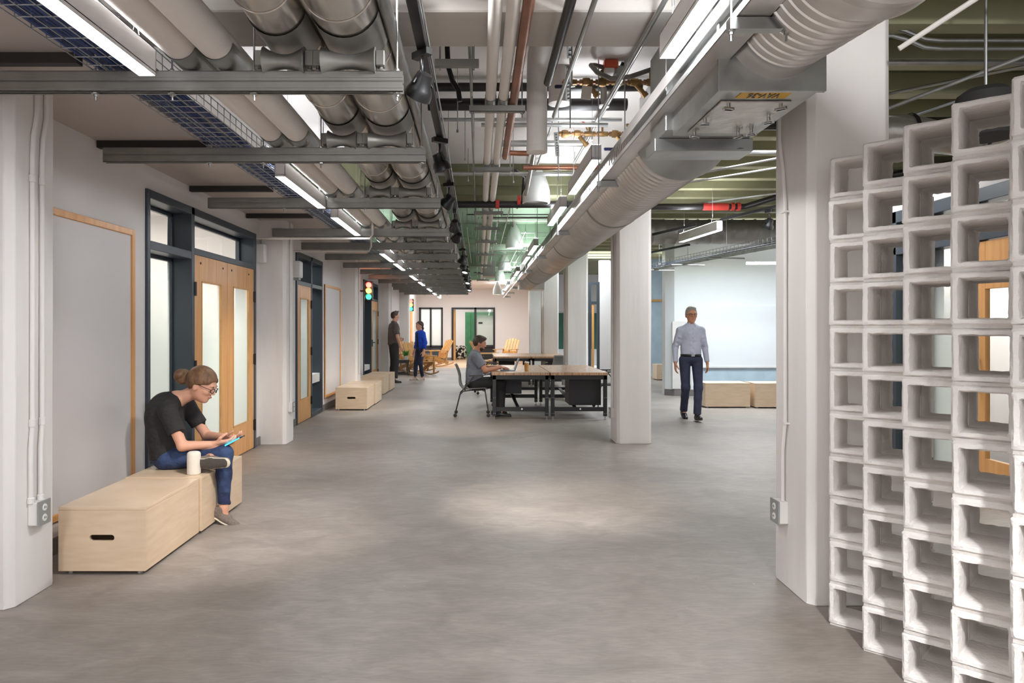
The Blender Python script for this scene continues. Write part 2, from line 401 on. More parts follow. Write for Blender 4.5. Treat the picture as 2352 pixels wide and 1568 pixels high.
# ---- columns
def column(x0, x1, y0, y1, label, ch=.035, top=BEAM + .02):
    x_, y_ = x0, y0
    poly = [(x0 + ch, y0), (x1 - ch, y0), (x1, y0 + ch), (x1, y1 - ch), (x1 - ch, y1), (x0 + ch, y1), (x0, y1 - ch), (x0, y0 + ch)]
    b = mb(); Z = [0, .02, .05, .4, 1.0, 1.6, 2.2, 2.6, top]; rnd = random.Random(int(y0 * 100 + x0 * 10)); v = []
    cx, cy = (x0 + x1) / 2, (y0 + y1) / 2
    for z in Z:
        for (px, py) in poly:
            j = .004 if z > .1 else .006
            v.append((px + rnd.uniform(-j, j) * .6, py + rnd.uniform(-j, j) * .6, z))
    n = 8; f = [(i * n + j, i * n + (j + 1) % n, (i + 1) * n + (j + 1) % n, (i + 1) * n + j) for i in range(len(Z) - 1) for j in range(n)]
    f += [tuple(range(7, -1, -1)), tuple((len(Z) - 1) * n + j for j in range(n))]
    b.add(v, f)
    return struct(b, 'column', 'column_paint', label, ang=20, bevel=.004)
for k, y in enumerate(COLY):
    column(WL - .1, -2.345 if k else -2.352, y - (.05 if k else 0.05), y + .33, ORD[k] + ' board-marked white concrete column on the left')
    column(1.685, 2.11, y, y + .44, ORD[k] + ' board-marked white concrete column on the right')
# ---- far end wall
FY = 30.3
b = mb(); T = .15
b.box(-2.66, -2.6, FY, FY + T, 0, 3.2); b.box(-2.6, -1.57, FY, FY + T, 2.29, 3.2); b.box(-2.6, -1.57, FY, FY + T, 0, .05)
b.box(-1.57, -1.19, FY, FY + T, 0, 3.2); b.box(-1.19, .70, FY, FY + T, 2.29, 3.2); b.box(.70, 2.66, FY, FY + T, 0, 3.2)
struct(b, 'wall_back', 'wall_paint', 'warm white wall closing the corridor')
struct(mb().box(-1.57, -1.19, FY - .012, FY, 0, .12).box(.7, 2.6, FY - .012, FY, 0, .12), 'baseboard_back', 'baseboard', 'grey baseboard of the end wall')
struct(mb().box(-4.6, 2.66, 34.4, 34.5, 0, 3.1), 'wall_lounge', 'wall_paint', 'warm wall inside the far room')
struct(mb().box(2.5, 2.62, 24.5, 34.5, 0, 3.1).box(-4.6, -4.5, 30.4, 34.5, 0, 3.1), 'wall_lounge_side', 'wall_paint', 'side walls of the far room')
struct(mb().box(-6.4, 2.6, 24.4, 24.5, 3.08, 3.5), 'trim_17', 'wall_paint', 'upstand where the lounge ceiling begins')

# ---- right-hand side: wall with glazing behind the block screen (plane X = 4.33)
XR = 4.33
b = mb(); b.box(XR, XR + .15, -4, 3.2, 0, 2.85); b.box(XR, XR + .15, 3.2, 7.3, 2.62, 2.85); b.box(XR, XR + .15, 7.3, 9.5, 0, 2.85)
struct(b, 'wall_right', 'wall_paint', 'white wall with glazing behind the block screen')
struct(mb().box(XR - .012, XR, 7.3, 9.5, 0, .105), 'baseboard_right', 'baseboard', 'grey baseboard of the right wall')
struct(mb().box(8.2, 8.3, 3, 10, 0, 2.85).box(XR, 8.3, 9.4, 9.5, 0, 2.85).box(XR, 8.3, 2.4, 2.5, 0, 2.85), 'wall_right_room', 'wall_paint', 'white walls of the room behind the right glazing')
struct(mb().box(XR + .1, 8.3, 2.4, 9.5, 2.85, 2.9), 'ceiling_right_room', 'wall_paint', 'white ceiling of the room behind the right glazing')
# white wall facing the camera, with a canted end
poly = [(3.92, 14.66), (4.07, 14.5), (9.5, 14.5), (9.5, 14.7), (4.1, 14.7), (3.92, 14.9)]
struct(mb().prism(poly, 0, SLAB), 'wall_white', 'white_gloss', 'bright white wall behind the walking man')
poly2 = [(3.90, 14.65), (4.065, 14.485), (9.5, 14.485), (9.5, 14.5), (4.07, 14.5), (3.92, 14.66)]
struct(mb().prism(poly2, 0, .13), 'baseboard_white', 'baseboard', 'grey baseboard of the bright white wall')
struct(mb().box(4.6, 9.5, 14.49, 14.5, .13, .60), 'trim_18', 'blue_wall', 'pale blue band below the white wall panel')
# further back: pale blue wall, plain wall and green wall seen between the columns
struct(mb().box(3.95, 7.5, 20.3, 20.5, 0, SLAB), 'wall_blue', 'blue_wall', 'pale blue wall in the distance on the right')
struct(mb().box(3.95, 7.5, 20.27, 20.3, 2.18, 2.24), 'trim_19', 'cedar', 'thin wooden rail on the pale blue wall')
struct(mb().box(3.52, 3.95, 20.3, 20.5, 0, SLAB), 'wall_plain', 'wall_paint', 'warm white wall seen between two columns')
b = mb().box(2.3, 3.2, 26, 26.15, 0, 3.4).box(3.2, 6, 26, 26.15, 0, 3.4)
struct(b, 'wall_far_right', 'wall_paint', 'white wall far back on the right')
struct(mb().box(2.4, 5.5, 25.97, 26, .62, 1.96), 'trim_20', 'dark_green', 'dark green wall panel far back on the right')

# ================================================================ GLAZED DOOR SETS
t = thing('door_set', 'dark framed wooden door seen between second and third right columns', 'door', (3.36, 20.35, 0))
mb().box(3.2, 3.27, 20.3, 20.42, 0, 2.75).box(3.45, 3.52, 20.3, 20.42, 0, 2.75).box(3.27, 3.45, 20.3, 20.42, 2.68, 2.75).box(3.27, 3.45, 20.3, 20.42, 2.1, 2.18).build('frame', 'frame_dark', t)
mb().box(3.29, 3.36, 20.32, 20.38, 0, 2.1).build('door_leaf', 'fir_door', t); mb().box(3.36, 3.45, 20.34, 20.36, 0, 2.1).build('pane', 'glass_clear', t); mb().box(3.27, 3.45, 20.34, 20.36, 2.18, 2.68).build('transom_pane', 'glass_clear', t)
def frame_box(b, y0, y1, z0, z1, x0, x1, m=0): b.box(x0, x1, y0, y1, z0, z1, m)
# set 1 : sidelight + double doors
D = thing('door_set', 'dark framed sidelight and pair of glazed wooden doors behind the seated woman', 'door', (WL, 5.55, 0))
D['kind'] = 'thing'
b = mb(); X0, X1 = WL - .205, WL + .022
for (a, c) in ((5.55, 5.60), (6.40, 6.47), (8.19, 8.26)): b.box(X0, X1, a, c, 0, 2.53)
b.box(X0, X1, 5.6, 8.2, 2.46, 2.53); b.box(X0, X1, 5.6, 6.4, 2.05, 2.12); b.box(X0, X1, 6.47, 8.19, 2.10, 2.16); b.box(X0, X1, 5.6, 6.4, 0, .09)
b.box(X0, WL - .06, 5.6, 6.4, .30, .36)
# inner glazing beads, set back
for (a, c, z0, z1) in ((5.6, 6.4, .36, 2.05), (5.6, 6.4, 2.12, 2.46), (6.47, 8.19, 2.16, 2.46)):
    for q in ((a, a + .03, z0, z1), (c - .03, c, z0, z1), (a, c, z0, z0 + .03), (a, c, z1 - .03, z1)): b.box(WL - .19, WL - .15, *q)
b.build('frame', 'frame_dark', D, bevel=.004)
mb().box(WL - .18, WL - .17, 5.6, 6.4, .09, 2.05).build('sidelight_pane', 'glass_frost', D)
mb().box(WL - .18, WL - .17, 5.6, 6.4, 2.12, 2.46).build('transom_pane', 'glass_clear', D)
mb().box(WL - .18, WL - .17, 6.47, 8.19, 2.16, 2.46).build('transom_pane', 'glass_clear', D)
mb().box(WL - .2, WL + .02, 5.6, 6.4, .09, .30).build('kick_panel', 'frame_dark', D)
def leaf(D, y0, y1, hinge_low, x0=WL - .03, x1=WL + .015, st=.17, top=2.10, knob=None):
    zb, zt = .34, 1.86
    b = mb(); b.box(x0, x1, y0, y0 + st, .012, top); b.box(x0, x1, y1 - st, y1, .012, top)
    b.box(x0, x1, y0 + st, y1 - st, .012, zb); b.box(x0, x1, y0 + st, y1 - st, zt, top)
    o = b.build('door_leaf', 'fir_door', D, bevel=.002)
    g = mb().box(x0 + .018, x0 + .026, y0 + st, y1 - st, zb, zt).build('pane', 'glass_frost', o)
    bd = mb()
    for q in ((y0 + st, y0 + st + .012, zb, zt), (y1 - st - .012, y1 - st, zb, zt), (y0 + st, y1 - st, zb, zb + .012), (y0 + st, y1 - st, zt - .012, zt)): bd.box(x1 - .012, x1 + .004, *q)
    bd.build('glazing_bead', 'cedar', o)
    yh = y0 if hinge_low else y1
    for z in (.28, 1.05, 1.78):
        h = mb().box(x1 - .01, x1 + .014, yh - .018, yh + .018, z - .06, z + .06)
        h.tube([(x1 + .014, yh, z - .065), (x1 + .014, yh, z + .065)], .010, 8); h.build('hinge', 'black_plastic', o)
    return o
l1 = leaf(D, 6.475, 7.325, True); l2 = leaf(D, 7.333, 8.185, False)
for yy in (6.62, 7.2): mb().lathe([(.012, 0), (.01, .006)], (WL + .015, yy, 2.03), 10, (1, 0, 0)).build('screw_cap', 'black_plastic', l1)
for yy in (7.45, 8.0): mb().lathe([(.012, 0), (.01, .006)], (WL + .015, yy, 2.03), 10, (1, 0, 0)).build('screw_cap', 'black_plastic', l2)
# set 2 : door nearest, sidelight beyond
D = thing('door_set', 'single glazed wooden door with dark sidelight between first and second left columns beyond the woman', 'door', (WL, 10.1, 0))
b = mb()
for (a, c) in ((10.1, 10.16), (10.97, 11.03), (11.72, 11.78)): b.box(X0, X1, a, c, 0, 2.53)
b.box(X0, X1, 10.16, 11.72, 2.46, 2.53); b.box(X0, X1, 10.16, 11.72, 2.05, 2.11); b.box(X0, X1, 11.03, 11.72, 0, .07)
b.build('frame', 'frame_dark', D, bevel=.004)
o = leaf(D, 10.165, 10.965, False, top=2.05, st=.15)
mb().box(WL - .18, WL - .17, 10.16, 10.97, 2.11, 2.46).build('transom_pane', 'glass_clear', D)
mb().box(WL - .18, WL - .17, 11.03, 11.72, 2.11, 2.46).build('transom_pane', 'glass_clear', D)
mb().box(WL - .18, WL - .17, 11.03, 11.72, .07, 2.05).build('sidelight_pane', 'glass_clear', D)
mb().box(WL - .17, WL - .02, 11.03, 11.72, .52, .66).build('sill_panel', 'wall_paint', D)
# set 3
D = thing('door_set', 'narrow wooden door with dark sidelight beside the traffic light', 'door', (WL, 16.0, 0))
b = mb()
for (a, c) in ((16.0, 16.06), (17.1, 17.16), (18.19, 18.25)): b.box(X0, X1, a, c, 0, 2.53)
b.box(X0, X1, 16.06, 18.2, 2.46, 2.53); b.box(X0, X1, 16.06, 18.2, 2.08, 2.14); b.box(X0, X1, 16.06, 17.1, 0, .07)
b.build('frame', 'frame_dark', D, bevel=.004)
o = leaf(D, 17.165, 18.185, False, top=2.08)
h = mb().box(WL + .015, WL + .035, 17.21, 17.26, .95, 1.12); h.tube([(WL + .03, 17.235, 1.05), (WL + .07, 17.235, 1.05), (WL + .07, 17.36, 1.05)], .012, 8)
h.build('lever_handle', 'black_plastic', o)
mb().box(WL - .18, WL - .17, 16.06, 17.1, .07, 2.08).build('sidelight_pane', 'glass_clear', D)
mb().box(WL - .18, WL - .17, 16.06, 18.19, 2.14, 2.46).build('transom_pane', 'glass_clear', D)
mb().box(WL - .17, WL - .02, 16.06, 17.1, .4, .52).build('sill_panel', 'wall_paint', D)
# far wood jamb beside the second traffic light
tag(mb().box(WL + .0, WL + .05, 26.9, 27.5, 0, 2.1).build('wood_jamb', 'fir_door'), 'narrow wooden door edge under the second traffic light', 'door')
# window and doorway in the end wall
Wn = thing('window_frame_set', 'black framed two-pane frosted window in the end wall', 'window', (-2.1, FY, 0))
b = mb()
for (a, c) in ((-2.6, -2.52), (-2.13, -2.06), (-1.64, -1.57)): b.box(a, c, FY - .04, FY + .1, .05, 2.29)
b.box(-2.6, -1.57, FY - .04, FY + .1, 2.22, 2.29); b.box(-2.6, -1.57, FY - .04, FY + .1, .56, .64); b.box(-2.6, -1.57, FY - .04, FY + .1, .05, .12)
b.build('frame', 'frame_black', Wn, bevel=.005)
for (a, c) in ((-2.52, -2.13), (-2.06, -1.64)): mb().box(a, c, FY + .03, FY + .04, .64, 2.22).build('pane', 'glass_white', Wn)
mb().box(-2.52, -1.64, FY + .02, FY + .06, .12, .56).build('lower_panel', 'frame_dark', Wn)
Wn = thing('doorway', 'black framed opening and frosted side pane at the end of the corridor', 'doorway', (-.2, FY, 0))
b = mb()
for (a, c) in ((-1.19, -1.11), (-.2 , -.11), (.62, .70)): b.box(a, c, FY - .04, FY + .12, 0, 2.29)
b.box(-1.11, .62, FY - .04, FY + .12, 2.21, 2.29); b.box(-.11, .62, FY - .04, FY + .12, .56, .66); b.build('frame', 'frame_black', Wn, bevel=.005)
mb().box(-.11, .62, FY + .03, FY + .04, .66, 2.21).build('pane', 'glass_far', Wn)
mb().box(-.11, .62, FY + .02, FY + .07, 0.02, .56).build('lower_panel', 'frame_black', Wn)
mb().box(-.02, .16, FY + .015, FY + .028, 1.58, 1.66).build('sticker', 'black_plastic', Wn)
o = mb().box(-1.11, -1.03, FY + .1, FY + .95, 0.01, 2.2).build('open_door_leaf', 'fir_door', Wn)
# green cabinet + pouf in the room beyond
G = thing('tall_cabinet', 'tall green wooden cabinet seen through the far doorway', 'cabinet', (.1, 32.5, 0))
b = mb()
for k in range(8):
    mb().box(-.62 + k * .25, -.62 + k * .25 + .24, 32.3, 32.34, 0, 2.12).build('board', 'green_wall', G, bevel=.004)
mb().box(-.64, 1.4, 32.34, 32.9, 0, 2.14).build('carcass', 'green_wall', G)
b = mb().lathe([(.05, 0), (.36, .01), (.42, .08), (.43, .3), (.42, .52), (.35, .6), (.05, .61)], (-.98, 31.6, 0.0), 24)
tag(b.build('pouf', 'pattern'), 'black and white patterned round pouf inside the far doorway', 'pouf')

# storefront on the right wall (seen through the block screen)
S = thing('glazed_partition', 'dark framed frosted glazing on the right behind the block screen', 'partition', (XR, 6.5, 0))
b = mb()
XA, XB = XR - .02, XR + .16
for (a, c) in ((7.2, 7.3), (6.72, 6.77), (6.13, 6.21), (5.05, 5.13), (4.2, 4.25), (3.2, 3.28)): b.box(XA, XB, a, c, 0, 2.62)
b.box(XA, XB, 3.2, 7.3, 2.5, 2.62); b.box(XA, XB, 3.2, 7.3, 2.17, 2.25)
for (a, c) in ((6.21, 7.2), (3.28, 5.05)): b.box(XA, XB, a, c, 0, .1)
b.build('frame', 'frame_dark', S, bevel=.004)
for (a, c) in ((6.77, 7.2), (6.21, 6.72), (3.28, 4.2), (4.25, 5.05)):
    mb().box(XR + .05, XR + .06, a, c, .1, 2.17).build('pane', 'glass_frost', S)
    mb().box(XR + .05, XR + .06, a, c, 2.25, 2.5).build('transom_pane', 'glass_clear', S)
mb().box(XR + .05, XR + .06, 5.13, 6.13, 2.25, 2.5).build('transom_pane', 'glass_clear', S)
DD = thing('door', 'honey coloured wooden door with tall glass lite behind the block screen', 'door', (XR, 5.6, 0))
b = mb(); x0, x1 = XR + .0, XR + .045
b.box(x0, x1, 5.135, 5.3, .01, 2.16); b.box(x0, x1, 5.96, 6.125, .01, 2.16); b.box(x0, x1, 5.3, 5.96, .01, .3); b.box(x0, x1, 5.3, 5.96, 1.75, 2.16)
b.build('leaf', 'fir_door', DD, bevel=.002)
mb().box(XR + .018, XR + .026, 5.3, 5.96, .3, 1.75).build('pane', 'glass_clear', DD)
h = mb().tube([(XR - .01, 6.03, .9), (XR - .05, 6.03, .9), (XR - .05, 6.03, 1.15), (XR - .01, 6.03, 1.15)], .011, 8); h.build('pull_handle', 'black_plastic', DD)
N_ = thing('notice_card', 'small beige notice on the frosted glass behind the screen', 'sign', (XR, 6.4, 1.5))
mb().box(XR + .035, XR + .045, 6.33, 6.45, 1.44, 1.6).build('card', 'tag_paper', N_)
mb().box(XR + .034, XR + .045, 6.33, 6.45, 1.39, 1.43).build('strip', 'black_plastic', N_)

# whiteboards
def board(y0, y1, label, z0=.21, z1=2.165):
    t = thing('whiteboard', label, 'whiteboard', (WL, (y0 + y1) / 2, z0))
    mb().box(WL + .001, WL + .014, y0, y1, z0, z1).build('panel', 'board_white', t)
    fw = .045
    b = mb()
    for q in ((y0, y0 + fw, z0, z1), (y1 - fw, y1, z0, z1), (y0 + fw, y1 - fw, z0, z0 + fw), (y0 + fw, y1 - fw, z1 - fw, z1)): b.box(WL + .001, WL + .028, *q)
    b.build('frame', 'fir_door', t, bevel=.003)
board(2.6, 5.34, 'large wall board in an orange wood frame behind the near benches')
board(11.95, 13.28, 'narrow white board in an orange wood frame beyond the single door')
t = thing('whiteboard', 'wide glossy white board on the wall behind the walking man', 'whiteboard', (6, 14.48, .6))
mb().box(4.46, 9.2, 14.47, 14.499, .60, 1.875).build('panel', 'white_gloss', t, bevel=.003)
mb().box(4.46, 9.2, 14.44, 14.47, .585, .61).build('tray', 'lamp_white', t)
b = mb().box(4.02, 4.42, 14.47, 14.5, .15, 1.55)
tag(b.build('wall_panel', 'lamp_white'), 'tall narrow off-white access panel beside the walking man', 'panel')

# ---- wood benches
def bench(x0, x1, y0, y1, h, label, group, slot_front=True):
    t = thing('plywood_bench', label, 'bench', ((x0 + x1) / 2, (y0 + y1) / 2, 0), 0, group)
    g = .022; th = .018
    mb().box(x0, x1, y0, y1, h - th, h).build('top', 'maple_ply', t, bevel=.0015)
    mb().box(x0, x0 + th, y0 + th, y1 - th, g, h - th - .0006).build('side_panel', 'maple_ply', t)
    mb().box(x1 - th, x1, y0 + th, y1 - th, g, h - th - .0006).build('side_panel', 'maple_ply', t)
    mb().box(x0, x1, y1 - th, y1, g, h - th - .0006).build('end_panel', 'maple_ply', t)
    # end panel with a rounded hand slot
    cx, cz = (x0 + x1) / 2 + .0, g + (h - g) * .52; hw, r = .055, .017
    if not slot_front: mb().box(x0, x1, y0, y0 + th, g, h - th - .0006).build('end_panel', 'maple_ply', t)
    else:
        b = mb(); pts = []
        for j in range(9): a = -PI / 2 + PI * j / 8; pts.append((cx + hw + r * math.cos(a), cz + r * math.sin(a)))
        for j in range(9): a = PI / 2 + PI * j / 8; pts.append((cx - hw + r * math.cos(a), cz + r * math.sin(a)))
        out = []
        X0_, X1_, Z0_, Z1_ = x0, x1, g, h - th - .0006
        per = []
        for (px, pz) in pts:
            dx, dz = px - cx, pz - cz; s1 = (X1_ - cx) / dx if dx > 1e-9 else ((X0_ - cx) / dx if dx < -1e-9 else 1e9)
            s2 = (Z1_ - cz) / dz if dz > 1e-9 else ((Z0_ - cz) / dz if dz < -1e-9 else 1e9); s_ = min(s1, s2); per.append((cx + dx * s_, cz + dz * s_))
        # force the corners in
        n = len(pts)
        for c_ in ((X1_, Z0_), (X1_, Z1_), (X0_, Z1_), (X0_, Z0_)):
            k_ = min(range(n), key=lambda i: (per[i][0] - c_[0]) ** 2 + (per[i][1] - c_[1]) ** 2); per[k_] = c_
        v = [(p[0], y0, p[1]) for p in per] + [(p[0], y0, p[1]) for p in pts] + [(p[0], y0 + th, p[1]) for p in per] + [(p[0], y0 + th, p[1]) for p in pts]
        f = []
        for i in range(n):
            j = (i + 1) % n
            f += [(i, j, n + j, n + i), (2 * n + i, 2 * n + j, 3 * n + j, 3 * n + i), (n + i, n + j, 3 * n + j, 3 * n + i), (i, j, 2 * n + j, 2 * n + i)]
        b.add(v, f); b.build('end_panel', 'maple_ply', t, smooth=False)
    for px in (x0 + .05, x1 - .05):
        for py in (y0 + .04, y1 - .04): mb().lathe([(.016, 0), (.016, .012), (.007, .013), (.007, .03)], (px, py, 0), 10).build('foot', 'steel', t)
    return t
bench(-2.415, -1.915, 4.0, 4.76, .39, 'pale plywood box bench nearest the camera, hand slot in its end', 'plywood box benches')
bench(-2.43, -1.905, 4.785, 5.60, .39, 'pale plywood box bench the woman sits on', 'plywood box benches')
bench(-2.46, -1.92, 11.95, 12.74, .39, 'plywood box bench with hand slot below the second whiteboard', 'plywood box benches')
bench(-2.46, -1.90, 12.78, 13.6, .39, 'plywood box bench directly behind the one under the second whiteboard', 'plywood box benches', False)
bench(-2.5, -2.0, 14.7, 15.45, .39, 'plywood box bench just in front of the traffic light door', 'plywood box benches', False)
bench(-2.48, -1.97, 15.5, 16.3, .39, 'plywood box bench nearest the standing man', 'plywood box benches', False)
bench(4.0, 4.79, 12.3, 12.8, .44, 'plywood box bench beside the walking man', 'plywood box benches', False)
bench(4.86, 5.66, 12.25, 12.75, .44, 'plywood box bench cut off by the right column', 'plywood box benches', False)
bench(4.8, 5.6, 18.8, 19.3, .42, 'plywood box bench far back against the pale blue wall', 'plywood box benches', False)

# ================================================================ BLOCK SCREEN
def block_mesh(seed):
    rnd = random.Random(seed); W_ = .0975; D_ = .194; n = 32; wi = .0735
    def sq(hw, hh, rad):
        pts = []
        U = [-.93, -.7, -.42, -.14, .14, .42, .7, .93]
        for (ax_, ay_, bx_, by_) in ((1, -1, 1, 1), (1, 1, -1, 1), (-1, 1, -1, -1), (-1, -1, 1, -1)):
            for u in U: q = (u + 1) / 2; pts.append(((ax_ + (bx_ - ax_) * q) * hw, (ay_ + (by_ - ay_) * q) * hh))
        return pts
    H_ = .0965
    def ring(hw, hh, rad, y, j): return [(x + rnd.uniform(-j, j), y + rnd.uniform(-j, j) * .5, z + rnd.uniform(-j, j)) for x, z in sq(hw, hh, rad)]
    L = [ring(W_, H_, .01, .009, .0012), ring(W_ - .008, H_ - .008, .01, 0, .0012), ring(wi + .002, wi + .002, .012, 0, .002), ring(wi - .002, wi - .002, .012, .008, .0015),
         ring(wi - .005, wi - .005, .012, D_ * .55, .001), ring(wi - .001, wi - .001, .012, D_, .002), ring(W_ - .004, H_ - .004, .01, D_, .001), ring(W_, H_, .01, D_ - .006, .001)]
    b = mb(); v = [p for r_ in L for p in r_]; K = len(L)
    f = [(i * n + j, i * n + (j + 1) % n, ((i + 1) % K) * n + (j + 1) % n, ((i + 1) % K) * n + j) for i in range(K) for j in range(n)]
    b.add(v, f); return b.mesh('concrete_block', 'block_paint', ang=40)
BLK = [block_mesh(i) for i in range(6)]
scr = thing('block_screen', 'saw-tooth screen of white painted hollow concrete blocks on the right', 'screen', (1.8, 2.6, 0))
ANG = R(-44); ux, uy = math.cos(ANG), math.sin(ANG); nx, ny = math.sin(-ANG), math.cos(ANG)
jm = mb(); rnd = random.Random(3)
for k in range(7):
    lx, ly = 1.674 + .0115 * k, 3.335 - .2705 * k
    for r in range(11):
        for d in range(2):
            if k == 0 and d == 1: continue
            jo = rnd.uniform(-.003, .003); jd = rnd.uniform(-.004, .004)
            cx = lx + ux * (.0975 + jo) + nx * (.199 * d + jd) ; cy = ly + uy * (.0975 + jo) + ny * (.199 * d + jd)
            o = bpy.data.objects.new('concrete_block', rnd.choice(BLK)); COL.objects.link(o); o.parent = scr
            o.location = (cx - 1.8, cy - 2.6, .1016 + r * .2032 + rnd.uniform(-.001, .001)); o.rotation_euler = (R(rnd.uniform(-.4, .4)), R(rnd.uniform(-.5, .5)), ANG + R(rnd.uniform(-.8, .8)))
    rot = Matrix.Rotation(ANG, 3, 'Z')
    for r in range(11):
        for d in range(2):
            if k == 0 and d == 1: continue
            c0 = (lx + ux * .0975 + nx * (.097 + .199 * d), ly + uy * .0975 + ny * (.097 + .199 * d), .2032 * r + (.001 if r == 0 else 0))
            jm.obox(c0, (.186, .18, .012), rot)
            if r == 0: continue
    # vertical joint between the two blocks of each column
    for r in range(11 if k else 0):
        cz = .1016 + r * .2032; cx = lx + ux * .0975 + nx * .1965; cy = ly + uy * .0975 + ny * .1965
        for (ox, oz, sx, sz) in ((-.083, 0, .024, .18), (.083, 0, .024, .18), (0, .083, .18, .024), (0, -.083, .18, .024)):
            jm.obox((cx + ux * ox, cy + uy * ox, cz + oz), (sx, .007, sz), rot)
o = jm.build('mortar', 'mortar', scr); o['kind'] = 'stuff'
# ================================================================ CEILING SERVICES
# ---- left strut trapezes
TZ = [1.75, 3.247, 4.63, 6.42, 8.42, 9.8, 11.3, 12.8, 14.3, 15.8, 17.3, 18.8, 20.3, 21.8, 23.25]
ZB = 2.52; ZT = 2.618
def strut_rail(b, x0, x1, y, zb, s=.041):
    h = s
    for z in (zb, zb + h + .002):
        b.box(x0, x1, y, y + .003, z, z + h); b.box(x0, x1, y + s - .003, y + s, z, z + h)
    b.box(x0, x1, y, y + s, zb + h - .0015, zb + h + .0035); 
    b.box(x0, x1, y, y + .011, zb, zb + .003); b.box(x0, x1, y + s - .011, y + s, zb, zb + .003)
    b.box(x0, x1, y, y + .011, zb + 2 * h, zb + 2 * h + .003); b.box(x0, x1, y + s - .011, y + s, zb + 2 * h, zb + 2 * h + .003)
    b.box(x0, x1, y - .0015, y, zb + h * .35, zb + h * .65); b.box(x0, x1, y - .0015, y, zb + h * 1.4, zb + h * 1.7)
for k, y in enumerate(TZ):
    lab = ('galvanized double strut trapeze crossing above the benches, ' + ORD[k - 1] + ' of the left row') if k else 'galvanized double strut trapeze above the camera'
    t = thing('strut_trapeze', lab, 'strut', (-1.43, y, ZB), 0, 'strut trapezes under the left pipes')
    b = mb(); strut_rail(b, -2.5, -.355, y, ZB, .047); b.build('double_channel', 'strut_metal', t)
    for x in (-1.80, -1.44, -1.055, -.385):
        r = mb().tube([(x, y + .023, ZB - .035), (x, y + .023, SLAB if x > -1.8 else SOF + .1)], .005, 6)
        r.lathe([(.020, -.006), (.020, 0)], (x, y + .023, ZB), 8); r.lathe([(.010, -.016), (.010, -.006)], (x, y + .023, ZB), 6)
        r.lathe([(.020, 0), (.020, .005)], (x, y + .023, ZT), 8); r.lathe([(.010, .005), (.010, .015)], (x, y + .023, ZT), 6)
        r.build('hanger_rod', 'galv', t)
# cone pipe rollers
def roller(x, y, wd, zc, rp, lab):
    t = thing('pipe_roller', lab, 'pipe support', (x, y + .023, ZT), 0, 'cast pipe rollers on the strut trapezes')
    hw = wd / 2; prof = []
    for i in range(13):
        u = -1 + 2 * i / 12; prof.append((.034 + .034 * abs(u) ** 2, u * hw))
    mb().lathe([(.01, -hw)] + prof + [(.01, hw)], (x, y + .023, ZT + .048), 20, (1, 0, 0)).build('roller', 'strut_metal', t)
    for s in (-1, 1):
        q = mb().lathe([(.026, 0), (.026, .006), (.011, .012), (.011, .03)], (x + s * (hw + .022), y + .023, ZT), 10)
        q.obox((x + s * (hw + .022), y + .023, ZT + .06), (.04, .05, .07)); q.build('stand', 'strut_metal', t, bevel=.003)
for k, y in enumerate(TZ):
    a = ORD[k]
    roller(-.91, y, .19, 0, 0, a + ' cast roller under the left metal-jacketed pipe'); roller(-.608, y, .25, 0, 0, a + ' cast roller under the right metal-jacketed pipe')
# jacketed pipes
def jacket_pipe(x, z, r, lab):
    t = thing('jacketed_pipe', lab, 'pipe', (x, 12, z), 0, 'metal-jacketed pipes')
    b = mb().tube([(x, -1, z), (x, 10, z), (x, 23.8, z)], r, 40, caps=False); b.build('jacket', 'jacket', t)
    y = .65 + (r * 3)
    while y < 23.6:
        bb = mb().lathe([(r + .001, -.011), (r + .005, -.006), (r + .005, .006), (r + .001, .011)], (x, y, z), 40, (0, 1, 0), caps=False); bb.build('band', 'jacket', t)
        y += .62 if y < 9 else 1.2
    for ty in TZ[:9]:
        bb = mb(); pts = []
        n = 14; v = []
        for yy in (ty - .13, ty + .18):
            for j in range(n + 1):
                a = PI + PI * .08 + (PI * .84) * j / n; v.append((x + (r + .007) * math.cos(a), yy, z + (r + .007) * math.sin(a)))
        bb.add(v, [(j, j + 1, n + 2 + j, n + 1 + j) for j in range(n)]); bb.build('saddle_shield', 'strut_metal', t)
jacket_pipe(-.91, 2.862, .132, 'smaller left metal-jacketed pipe riding on rollers'); jacket_pipe(-.604, 2.876, .154, 'thickest shiny metal-jacketed pipe riding on rollers')
tag(mb().tube([(-.42, -1, 2.86), (-.42, 23, 2.86)], .03, 16).build('steel_pipe', 'galv'), 'slim bright pipe right of the thickest jacketed pipe', 'pipe')
# white pipes
for x, lab in ((-1.35, 'white insulated pipe next to the left light row'), (-1.185, 'white insulated pipe between its twin and the metal-jacketed pipe')):
    z = 2.702; r = .077
    t = thing('insulated_pipe', lab, 'pipe', (x, 12, z), 0, 'white insulated pipe pair on the left')
    mb().tube([(x, -1, z), (x, 10, z), (x, 23.8, z)], r, 32, caps=False).build('insulation', 'insul_white', t)
    for ty in TZ:
        n = 12; v = []
        for yy in (ty - .12, ty + .17):
            for j in range(n + 1):
                a = PI + PI * .02 + (PI * .96) * j / n; v.append((x + (r + .005) * math.cos(a), yy, z + (r + .005) * math.sin(a)))
        mb().add(v, [(j, j + 1, n + 2 + j, n + 1 + j) for j in range(n)]).build('saddle_shield', 'galv', t)
